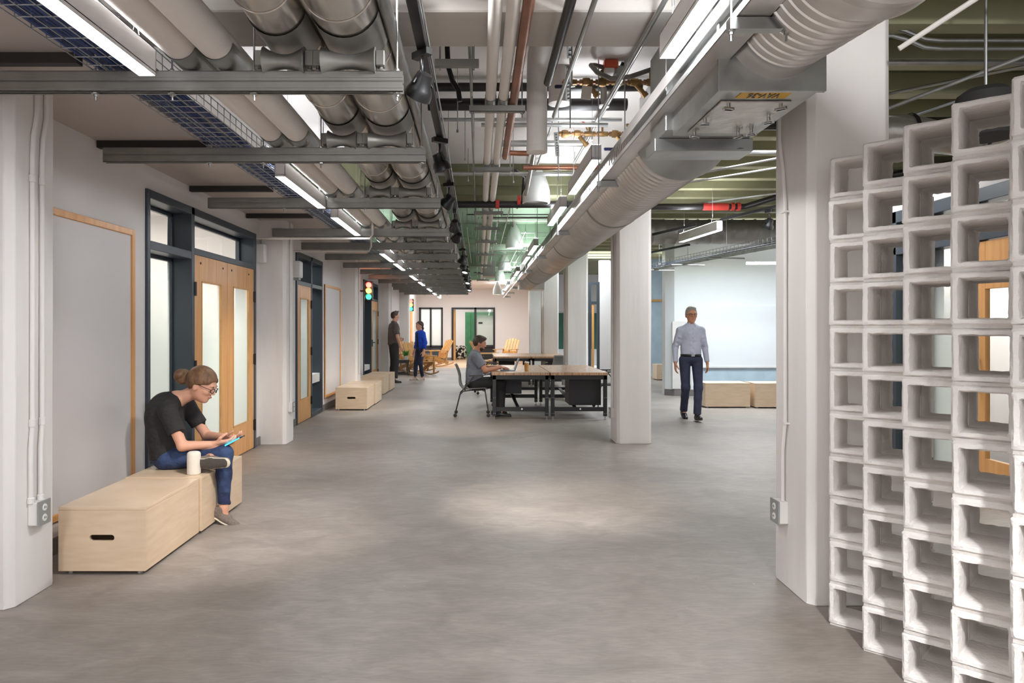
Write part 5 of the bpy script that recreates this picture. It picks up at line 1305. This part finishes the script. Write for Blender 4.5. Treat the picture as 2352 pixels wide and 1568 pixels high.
def foot_body(B, ank, toe, up, s=1.0):
    toe = nrm(toe); B.cone(ank, ank + toe * .03 - up * .045, .032 * s, .03 * s, k=.02)
def shoe(S, ank, toe, up, s=1.0, L=.27):
    toe = nrm(toe); up = nrm(np.array(up, float) - toe * np.dot(up, toe)); sd = np.cross(up, toe); base = ank - up * .062 * s
    S.cone(base - toe * .045 * s, base + toe * .05 * s, .034 * s, .038 * s, k=.02, flat=(up, 1.0))
    S.cone(base + toe * .05 * s - up * .004, base + toe * .15 * s - up * .012 * s, .040 * s, .036 * s, k=.03, flat=(up, 1.35))
    S.cone(base - toe * .035 * s, ank - up * .012 * s, .037 * s, .040 * s, k=.02)
def sole(S, ank, toe, up, s=1.0):
    toe = nrm(toe); up = nrm(np.array(up, float) - toe * np.dot(up, toe)); base = ank - up * .092 * s
    S.cone(base - toe * .048 * s, base + toe * .05 * s, .036 * s, .038 * s, k=.02, flat=(up, 3.2)); S.cone(base + toe * .05 * s, base + toe * .155 * s, .042 * s, .037 * s, k=.02, flat=(up, 3.2))

def head(B, t, H, f, up, s, skin, hair, style, glasses=None, beard=None):
    f = nrm(f); up = nrm(np.array(up, float) - f * np.dot(up, f)); l = np.cross(up, f); fr = [f, l, up]
    def at(a, b_, c): return H + (f * a + l * b_ + up * c) * s
    B.ell(at(-.012, 0, .028), (.097 * s, .077 * s, .092 * s), fr, k=.01)
    B.ell(at(.018, 0, -.022), (.070 * s, .066 * s, .082 * s), fr, k=.03)
    B.ell(at(.030, 0, -.070), (.052 * s, .050 * s, .042 * s), fr, k=.03)
    B.ell(at(.062, 0, -.092), (.022 * s, .026 * s, .018 * s), fr, k=.022)
    B.cone(at(.084, 0, .012), at(.104, 0, -.020), .0085 * s, .012 * s, k=.014); B.ell(at(.094, .012, -.026), (.011 * s, .008 * s, .008 * s), fr, k=.008); B.ell(at(.094, -.012, -.026), (.011 * s, .008 * s, .008 * s), fr, k=.008)
    B.cone(at(.078, -.034, .026), at(.078, .034, .026), .012 * s, .012 * s, k=.02)
    for q in (-1, 1):
        B.ell(at(.060, q * .038, -.022), (.024 * s, .022 * s, .02 * s), fr, k=.02)
        B.ell(at(.093, q * .032, .004), (.014 * s, .019 * s, .012 * s), fr, k=.012, op='s')
        B.ell(at(.077, q * .031, .004), (.016 * s, .017 * s, .0125 * s), fr, k=.004)
        B.ell(at(-.010, q * .077, -.012), (.020 * s, .009 * s, .033 * s), fr, k=.006); B.ell(at(-.004, q * .088, -.008), (.011 * s, .006 * s, .018 * s), fr, k=.005, op='s')
    B.ell(at(.082, 0, -.052), (.016 * s, .024 * s, .007 * s), fr, k=.006); B.ell(at(.080, 0, -.063), (.015 * s, .021 * s, .008 * s), fr, k=.006)
    # eyes, brows, mouth
    for q in (-1, 1):
        e = mb().lathe([(.0001, .0125), (.007, .0115), (.0115, .006), (.013, 0), (.0115, -.006)], at(.079, q * .031, .004), 14, f); e.build('eye', 'eye_white', t, local=True)
        mb().lathe([(.0001, .0142), (.0045, .0132), (.006, .011)], at(.079, q * .031, .004), 12, f).build('iris', 'eye_dark', t, local=True)
        mb().tube([at(.092, q * .016, .024), at(.092, q * .032, .030), at(.080, q * .048, .025)], [.003, .004, .002], 6).build('eyebrow', hair, t, local=True)
    mb().tube([at(.088, -.023, -.056), at(.0965, -.010, -.0545), at(.098, 0, -.0555), at(.0965, .010, -.0545), at(.088, .023, -.056)], [.002, .0045, .0045, .0045, .002], 8).build('lips', 'lip', t, local=True)
    S = SDF(.006)
    c = at(-.018, 0, .036)
    if style == 'short':
        S.ell(c, (.102 * s, .0815 * s, .096 * s), fr, clips=[(at(.066, 0, .064), f * .75 - up * .66), (at(-.0, 0, -.035), -up)], k=.01)
        S.ell(at(.034, 0, .096), (.056 * s, .060 * s, .030 * s), fr, k=.02); S.ell(at(.0, 0, .02), (.05 * s, .0825 * s, .045 * s), fr, k=.015)
        S.ell(at(-.05, 0, .0), (.062 * s, .074 * s, .07 * s), fr, k=.02)
    elif style == 'crest':
        S.ell(c, (.102 * s, .0815 * s, .095 * s), fr, clips=[(at(.066, 0, .064), f * .75 - up * .66), (at(0, 0, -.04), -up)], k=.01)
        for i in range(7): S.cone(at(-.03 + .014 * i, -.03 + .012 * (i % 4), .10), at(-.01 + .016 * i, -.04 + .02 * (i % 4), .145), .022 * s, .007 * s, k=.02)
        S.ell(at(-.05, 0, .0), (.060 * s, .072 * s, .068 * s), fr, k=.02)
    else:
        S.ell(c, (.110 * s, .089 * s, .100 * s), fr, clips=[(at(.066, 0, .052), f * .60 - up * .80)], k=.01)
        S.ell(at(-.055, 0, .005), (.060 * s, .074 * s, .070 * s), fr, k=.02)
        for q in (-1, 1): S.cone(at(.05, q * .06, .055), at(-.06, q * .06, .015), .022 * s, .026 * s, k=.02)
        if style == 'bun':
            S.cone(at(-.10, 0, .005), at(-.125, 0, -.005), .026 * s, .024 * s, k=.02)
            rn = random.Random(1)
            for i in range(9):
                a = i * .7; S.ell(at(-.162 + .018 * math.cos(a), .025 * math.sin(a * 1.7), -.012 + .032 * math.sin(a)), (.034 * s, .030 * s, .028 * s), fr, k=.012)
        else:
            S.chain([at(-.09, 0, -.02), at(-.13, .0, -.05), at(-.12, .0, -.13), at(-.10, 0, -.19)], [.026 * s, .028 * s, .026 * s, .010 * s], k=.02)
    S.build('hair', hair, t)
    if beard:
        S = SDF(.006); S.ell(at(.034, 0, -.066), (.062 * s, .062 * s, .054 * s), fr, clips=[(at(.0, 0, -.040), up * .9 + f * .25)], k=.01); S.cone(at(.088, -.022, -.046), at(.088, .022, -.046), .006 * s, .006 * s, k=.01); S.build('beard', hair, t)
    if glasses:
        G = mb()
        for q in (-1, 1):
            pts = [at(.106 - .012 * abs(math.cos(a)) * (1 if q * math.cos(a) > 0 else 0), q * .034 + .022 * math.cos(a), .002 + .017 * math.sin(a)) for a in [2 * PI * i / 14 for i in range(15)]]
            G.tube(pts, .0026, 6); G.tube([at(.098, q * .056, .008), at(.05, q * .079, .010), at(-.01, q * .084, .010), at(-.03, q * .082, -.008)], .0024, 6)
        G.tube([at(.108, -.013, .006), at(.109, .013, .006)], .0024, 6); G.build('glasses', 'black_plastic', t, local=True)
        for q in (-1, 1): mb().lathe([(.020, 0), (.020, .001)], at(.105, q * .034, .002), 14, f).build('glasses_lens', 'glass_clear', t, local=True)

def person(name, lab, loc, rz, J, cfg):
    """J: joints in the person's frame (x forward, y left, z up); cfg: garments and colours"""
    t = thing('person', lab, 'person', loc, rz)
    h = cfg.get('h', .009); g = cfg.get('g', 1.0); B = SDF(cfg.get('hb', .006)); J = {k: V(*v) for k, v in J.items()}
    up_t = nrm(J['neck'] - J['pel']); lft = nrm(J['shL'] - J['shR']); fw = nrm(np.cross(lft, up_t)); fr = [fw, lft, up_t]
    ch = J['pel'] + (J['neck'] - J['pel']) * .68 + fw * cfg.get('hunch', 0) ; ab = J['pel'] + (J['neck'] - J['pel']) * .32 + fw * cfg.get('hunch', 0) * .5
    W_ = cfg.get('w', 1.0); dep = cfg.get('dep', 1.0)
    B.ell(ch, (.095 * dep, .145 * W_, .17), fr, k=.05); B.ell(ab, (.088 * dep, .125 * W_, .14), fr, k=.05); B.ell(J['pel'], (.095 * dep, .15 * W_, .11), fr, k=.04)
    B.cone(J['shL'], J['neck'], .038 * g, .045 * g, k=.05); B.cone(J['shR'], J['neck'], .038 * g, .045 * g, k=.05)
    nb = J['neck'] - up_t * .02; B.cone(nb, J['head'] - nrm(J['hup']) * .05 - nrm(J['hf']) * .015, .056 * g, .050 * g, k=.03)
    for s_ in 'LR':
        B.cone(J['sh' + s_], J['el' + s_], .048 * g, .038 * g, k=.03); B.cone(J['el' + s_], J['wr' + s_], .039 * g, .025 * g, k=.015)
        B.cone(J['hip' + s_], J['kn' + s_], .078 * g, .052 * g, k=.03); B.cone(J['kn' + s_], J['an' + s_], .050 * g, .031 * g, k=.02)
        kc = J['kn' + s_] + (J['an' + s_] - J['kn' + s_]) * .28; B.ell(kc, (.046 * g,) * 3, None, k=.02)
        foot_body(B, J['an' + s_], J['toe' + s_], V(0, 0, 1) if 'fup' + s_ not in J else J['fup' + s_], 1)
        hd = cfg['hand' + s_]; hand(B, J['wr' + s_], hd[0], hd[1], hd[2], hd[3], cfg.get('hs', 1.0) * .98)
    head(B, t, J['head'], J['hf'], J['hup'], cfg.get('head', 1.0), cfg['skin'], cfg['hair'], cfg['style'], cfg.get('glasses'), cfg.get('beard'))
    B.build('body', cfg['skin'], t)
    # upper garment
    S = SDF(h); e = cfg.get('ease', .016)
    S.ell(ch, (.095 * dep + e, .148 * W_ + e, .175), fr, k=.05); S.ell(ab, (.092 * dep + e, .135 * W_ + e, .15), fr, k=.06)
    S.cone(J['shL'], J['neck'] + up_t * .0, .046 * g + .004, .050 * g, k=.05); S.cone(J['shR'], J['neck'], .046 * g + .004, .050 * g, k=.05)
    low = J['pel'] - up_t * cfg.get('hem', .0)
    S.cone(ab, low, .14 * W_ + e * .6, (.155 * W_ + e * .6), k=.05, flat=(fw, 1.5 / dep), cap=0)
    sl = cfg.get('sleeve', .55)
    rn = random.Random(hash(name) % 99 if False else len(lab))
    for s_ in 'LR':
        a, b_ = J['sh' + s_], J['el' + s_]
        if sl <= 1: S.cone(a, a + (b_ - a) * sl, .055 * g + e * .5, .050 * g + e * .7, k=.04, cap=0)
        else: S.cone(a, b_, .055 * g + e * .4, .044 * g + e * .4, k=.04); S.cone(b_, b_ + (J['wr' + s_] - b_) * (sl - 1), .045 * g + e * .4, .034 * g + e * .3, k=.02, cap=0)
        for q in range(3):  # folds
            c = a + (b_ - a) * min(sl, 1) * (.35 + .25 * q); S.cone(c - fw * .05 + up_t * .01, c + fw * .05 - up_t * .012, .012, .012, k=.03)
    for q in range(cfg.get('folds', 5)):
        z = .12 + .11 * q; c = J['pel'] + (J['neck'] - J['pel']) * z; sgn = 1 if q % 2 else -1
        S.cone(c + lft * .12 * W_ * sgn - fw * .06 * dep + up_t * .02, c - lft * .02 * sgn + fw * (.095 * dep + e * .55) - up_t * .015, .012, .010, k=.03)
        S.cone(c + lft * .05 * sgn - fw * (.09 * dep + e * .5), c + lft * .15 * W_ * sgn - up_t * .03, .012, .010, k=.03)
    nk = J['neck'] + up_t * .035 + fw * .03; vn = cfg.get('vneck', 0)
    if not cfg.get('collar'): S.ell(nk + up_t * .012, (.064, .060, .045), fr, k=.01, op='s')
    if vn: S.cone(nk + fw * .09, nk + fw * .12 - up_t * vn, .035, .012, k=.01, op='s')
    if cfg.get('open'):
        S.cone(nk + fw * .10 - up_t * .04, low + fw * .14 - up_t * .08, .045, .10, k=.01, op='s')
    S.build(cfg.get('topname', 'shirt'), cfg['top'], t)
    if cfg.get('under'):
        S = SDF(h); S.ell(ch, (.095 * dep + .012, .135 * W_, .168), fr, k=.05); S.cone(ab, low - up_t * .03, .138 * W_, .150 * W_, k=.05, flat=(fw, 1.45 / dep), cap=0); S.ell(nk + fw * .04, (.08, .07, .085), fr, k=.01, op='s'); S.build('undershirt', cfg['under'], t)
    if cfg.get('collar'):
        S = SDF(.007); S.cone(nb + up_t * .03, nb + up_t * .062, .066 * g, .060 * g, k=.01, cap=0, capa=0)
        for q in (-1, 1): S.cone(nb + fw * .052 + lft * q * .03 + up_t * .05, nb + fw * .075 + lft * q * .055 - up_t * .0, .014, .008, k=.01)
        S.cone(nb - up_t * .03, nb + up_t * .12, .053 * g, .052 * g, k=.004, op='s'); S.cone(nb + fw * .08 + up_t * .07, nb + fw * .09 - up_t * .02, .022, .006, k=.005, op='s'); S.build('collar', cfg['top'], t)
        bt = mb(); 
        for q in range(5):
            c = ch + up_t * (.10 - .07 * q) + fw * (.095 * dep + e + .003); bt.lathe([(.006, 0), (.005, .003)], c, 8, fw)
        bt.build('buttons', 'outlet_white' if cfg['top'] != 'shirt_pale' else 'box_grey', t, local=True)
    # trousers
    S = SDF(h); te = cfg.get('tease', .012)
    S.ell(J['pel'] - up_t * .01, (.098 * dep + te, .152 * W_ + te * .6, .10), fr, k=.03, clips=[(J['pel'] + up_t * .055, up_t)])
    for s_ in 'LR':
        a, b_, c = J['hip' + s_], J['kn' + s_], J['an' + s_]; end = b_ + (c - b_) * cfg.get('leg', .94); st = cfg.get('straight', 0)
        S.cone(a, b_, .080 * g + te, .056 * g + te, k=.03); sm = cfg.get('slim', 1); S.cone(b_, b_ + (end - b_) * .4, .057 * g + te, (.055 * g + te) * sm, k=.03); S.cone(b_ + (end - b_) * .4, end, (.055 * g + te) * sm, (.040 * g + te) * sm + st, k=.02, cap=0)
        for q in range(4):
            u = .15 + .25 * q; m = b_ + (end - b_) * u; sd = nrm(np.cross(end - b_, fw + .01)); sg = 1 if q % 2 else -1
            fo = .05 if sm == 1 else .026; S.cone(m + sd * fo * sg, m - sd * fo * .7 * sg + nrm(end - b_) * .035 + fw * .03, .012, .010, k=.03)
        sd = nrm(np.cross(b_ - a, up_t)); S.cone(a + (b_ - a) * .25 + fw * .03 + sd * .05, a + (b_ - a) * .4 - sd * .04, .016, .012, k=.03)
        if cfg.get('bunch'):
         for q in range(3): m = end - nrm(end - b_) * (.02 + .03 * q); S.cone(m + sd * .03, m + fw * .02 - sd * .03, (.043 * g + te + st) * .74, (.043 * g + te + st) * .74, k=.02)
    S.build('trousers', cfg['bottom'], t)
    if cfg.get('belt'):
        S = SDF(.008); c = J['pel'] + up_t * .04; S.ell(c, (.106 * dep + te, .156 * W_ + te, .09), fr, k=.01, clips=[(c + up_t * .016, up_t), (c - up_t * .02, -up_t)]); S.build('belt', 'black_plastic', t)
        mb().obox(Vector(c + fw * (.106 * dep + te)), (.012, .05, .034), Matrix([list(fw), list(lft), list(up_t)]).transposed()).build('buckle', 'steel', t, local=True)
    for s_ in 'LR':
        U = V(0, 0, 1) if 'fup' + s_ not in J else J['fup' + s_]; sc = cfg.get('shoe', 1.0)
        S = SDF(.006); shoe(S, J['an' + s_], J['toe' + s_], U, sc)
        if cfg.get('lowcut'):
            tt = nrm(J['toe' + s_]); uu = nrm(U - tt * (U @ tt)); S.ell(J['an' + s_] + tt * .03 + uu * .008, (.055, .04, .045), [tt, np.cross(uu, tt), uu], k=.006, op='s')
        o = S.build('shoe', cfg['shoes'], t)
        S = SDF(.006); sole(S, J['an' + s_], J['toe' + s_], U, sc); S.build('shoe_sole', cfg['soles'], o)
        if cfg.get('outsole'):
            S = SDF(.006); tt = nrm(J['toe' + s_]); uu = nrm(U - tt * (U @ tt)); sole(S, J['an' + s_] - uu * .009, J['toe' + s_], U, sc * .94); S.build('tread', 'sole_dark', o)
    return t

# ---- woman seated on the near bench
Jw = dict(pel=(-.03, 0, .475), neck=(.02, 0, .895), head=(.215, -.01, .995), hf=(.90, -.05, -.43), hup=(.43, 0, .9),
          shL=(.03, .165, .82), shR=(.03, -.165, .82), elR=(.15, -.20, .575), wrR=(.355, -.12, .575), elL=(.17, .19, .59), wrL=(.36, .05, .60),
          hipR=(.0, -.09, .465), knR=(.415, -.11, .505), anR=(.415, -.12, .118), toeR=(.88, -.05, -.46), fupR=(.5, 0, .86),
          hipL=(.0, .09, .47), knL=(.23, .28, .49), anL=(.24, -.135, .565), toeL=(.96, -.22, -.02), fupL=(.10, .95, .30))
Jw['anL'] = (.225, -.12, .585)
Jw['anL'] = (.335, -.175, .475); Jw['fupL'] = (.06, 1.0, .12); Jw['toeL'] = (1, -.05, .03)
cw = dict(h=.0065, hb=.005, g=.95, skin='skin', hair='hair_blonde', style='bun', glasses=True, top='tee_black', topname='t_shirt', bottom='jeans', shoes='shoe_grey', soles='sole_cream',
          sleeve=.62, hunch=-.075, w=1.0, dep=1.12, ease=.02, hem=.01, vneck=.03, lowcut=True, slim=.93, outsole=True,  shoe=.98, head=1.03, leg=.93, folds=0, tease=.006,
          handR=(V(1, .25, .08), V(0, .2, 1), V(-.1, -.2, .9), .45), handL=(V(1, -.35, .0), V(0, 0, 1), V(0, -.9, .3), .5))
cw['handR'] = (V(1, .22, .10), V(0, .5, .8), V(.0, -.75, .6), .5)
WO = (-2.265, 5.17, 0)
tw = person('w', 'woman in black t-shirt and blue jeans seated on the bench looking at a phone', WO, 0, Jw, cw)
# dark outsole of the raised foot is its own piece
t = thing('smartphone', 'blue-lit smartphone held by the seated woman', 'phone', (-1.79, 5.05, .60))
rot = Matrix.Rotation(R(-28), 3, 'Y')
mb().obox((-1.775, 5.06, .598), (.145, .072, .009), rot).build('case', 'phone_black', t, bevel=.003)
mb().obox(Vector((-1.775, 5.06, .598)) + rot @ Vector((-.004, 0, .0052)), (.125, .064, .001), rot).build('screen', 'screen_blue', t)
mb().obox(Vector((-1.775, 5.06, .598)) + rot @ Vector((-.006, -.0355, 0)), (.12, .002, .008), rot).build('side_bumper', 'screen_blue', t)

# ---- man at the workbench
Jm = dict(pel=(-.02, 0, .535), neck=(.0, 0, 1.02), head=(.075, 0, 1.165), hf=(.95, -.02, -.26), hup=(.26, 0, .97),
          shL=(-.0, .19, .955), shR=(-.0, -.19, .955), elR=(.16, -.24, .745), wrR=(.40, -.13, .785), elL=(.17, .24, .75), wrL=(.41, .06, .785),
          hipR=(.0, -.10, .52), knR=(.42, -.14, .545), anR=(.39, -.15, .10), toeR=(1, -.05, 0), hipL=(.0, .10, .52), knL=(.42, .14, .545), anL=(.34, .14, .10), toeL=(1, .05, 0))
cm = dict(g=1.05, skin='skin_tan', hair='hair_brown', style='short', beard=True, top='shirt_grey', bottom='trouser_black', shoes='shoe_black', soles='sole_dark', sleeve=.72, collar=True, w=1.08, dep=1.15, ease=.024, straight=.02, tease=.016, hem=.02,
          handR=(V(1, .1, -.12), V(0, 0, -1), V(.1, 1, 0), .35), handL=(V(1, -.1, -.12), V(0, 0, -1), V(.1, -1, 0), .35))
person('m', 'bearded man in grey short-sleeved shirt typing at the workbench', (-.06, 11.22, 0), 0, Jm, cm)

def stand(h, hw=.19, hipw=.095, lean=0, stride=0):
    k = h / 1.75
    J = dict(pel=(0, 0, .96), neck=(.0, 0, 1.47), head=(.03, 0, 1.625), hf=(1, 0, -.02), hup=(0, 0, 1), shL=(-.005, hw - .012, 1.395), shR=(-.005, -hw + .012, 1.395),
             elL=(-.03, hw + .07, 1.12), elR=(-.03, -hw - .07, 1.12), wrL=(.05, hw + .09, .87), wrR=(.05, -hw - .09, .87),
             hipL=(0, hipw, .92), hipR=(0, -hipw, .92), knL=(.02, hipw + .01, .5), knR=(.02, -hipw - .01, .5), anL=(-.02, hipw + .02, .095), anR=(-.02, -hipw - .02, .095), toeL=(1, .15, 0), toeR=(1, -.15, 0))
    return {a: tuple((k if a[:3] not in ('toe', 'hf', 'hup') else 1) * q for q in v) for a, v in J.items()}, k
# ---- walking man with grey hair
J, k = stand(1.74)
J.update(knL=(.10, .088, .50), anL=(.17, .055, .115), toeL=(1, .02, .12), knR=(.03, -.085, .50), anR=(-.20, -.06, .13), toeR=(1, 0, -.28), elL=(-.05, .225, 1.12), wrL=(.04, .24, .875), elR=(-.04, -.23, 1.12), wrR=(.07, -.25, .87), shL=(-.005, .16, 1.375), shR=(-.005, -.16, 1.375))
person('wk', 'grey-haired man with glasses in pale shirt and navy trousers walking towards the camera', (3.27, 10.75, 0), R(-93), J,
       dict(g=.94, slim=.92, head=1.04, skin='skin_tan', hair='hair_grey', style='short', glasses=True, top='shirt_pale', bottom='trouser_navy', shoes='shoe_black', soles='sole_dark', sleeve=1.93, collar=True, w=.94, dep=1.15, ease=.016, hem=-.055, belt=True, straight=.012, tease=.012, leg=1.03,
            handL=(V(.12, .02, -1), V(0, -1, 0), V(1, 0, .1), .35), handR=(V(.12, -.02, -1), V(0, 1, 0), V(1, 0, .1), .35)))
# ---- standing man in brown
J, k = stand(1.84, .205)
J.update(elL=(-.02, .29, 1.17), wrL=(.20, .25, 1.08), elR=(.02, -.29, 1.17), wrR=(.10, -.24, .93))
J['hf'] = (1, .0, -.08)
person('sm', 'tall man in brown short-sleeved shirt and dark trousers standing by the benches', (-2.19, 17.95, 0), R(22), J,
       dict(h=.012, hb=.008, g=1.1, skin='skin', hair='hair_brown', style='crest', top='shirt_brown', bottom='trouser_char', shoes='shoe_black', soles='sole_dark', sleeve=.75, collar=True, w=1.14, dep=1.25, ease=.026, straight=.018, tease=.02, hem=.03,
            handL=(V(1, -.1, .25), V(0, -1, 0), V(0, 0, 1), .7), handR=(V(.5, 0, -.85), V(0, 1, 0), V(.8, 0, .3), .5)))
J, k = stand(1.58, .165)
J.update(knL=(.05, .09, .46), anL=(-.02, .085, .09), knR=(.09, -.07, .46), anR=(.10, -.085, .09))
J['hf'] = (1, .1, .12)
person('bw', 'woman in bright blue cardigan and dark jeans facing the standing man', (-1.58, 18.75, 0), R(218), J,
       dict(h=.010, hb=.008, g=.92, skin='skin', hair='hair_brown', style='tail', top='cardigan_blue', topname='cardigan', under='top_black', open=True, bottom='jeans_dark', shoes='shoe_tan', soles='sole_cream', sleeve=1.72, w=.96, dep=1.02, ease=.024, hem=.06, tease=.006, leg=.95, shoe=.92,
            handL=(V(.15, 0, -1), V(0, -1, 0), V(1, 0, .1), .4), handR=(V(.15, 0, -1), V(0, 1, 0), V(1, 0, .1), .4)))
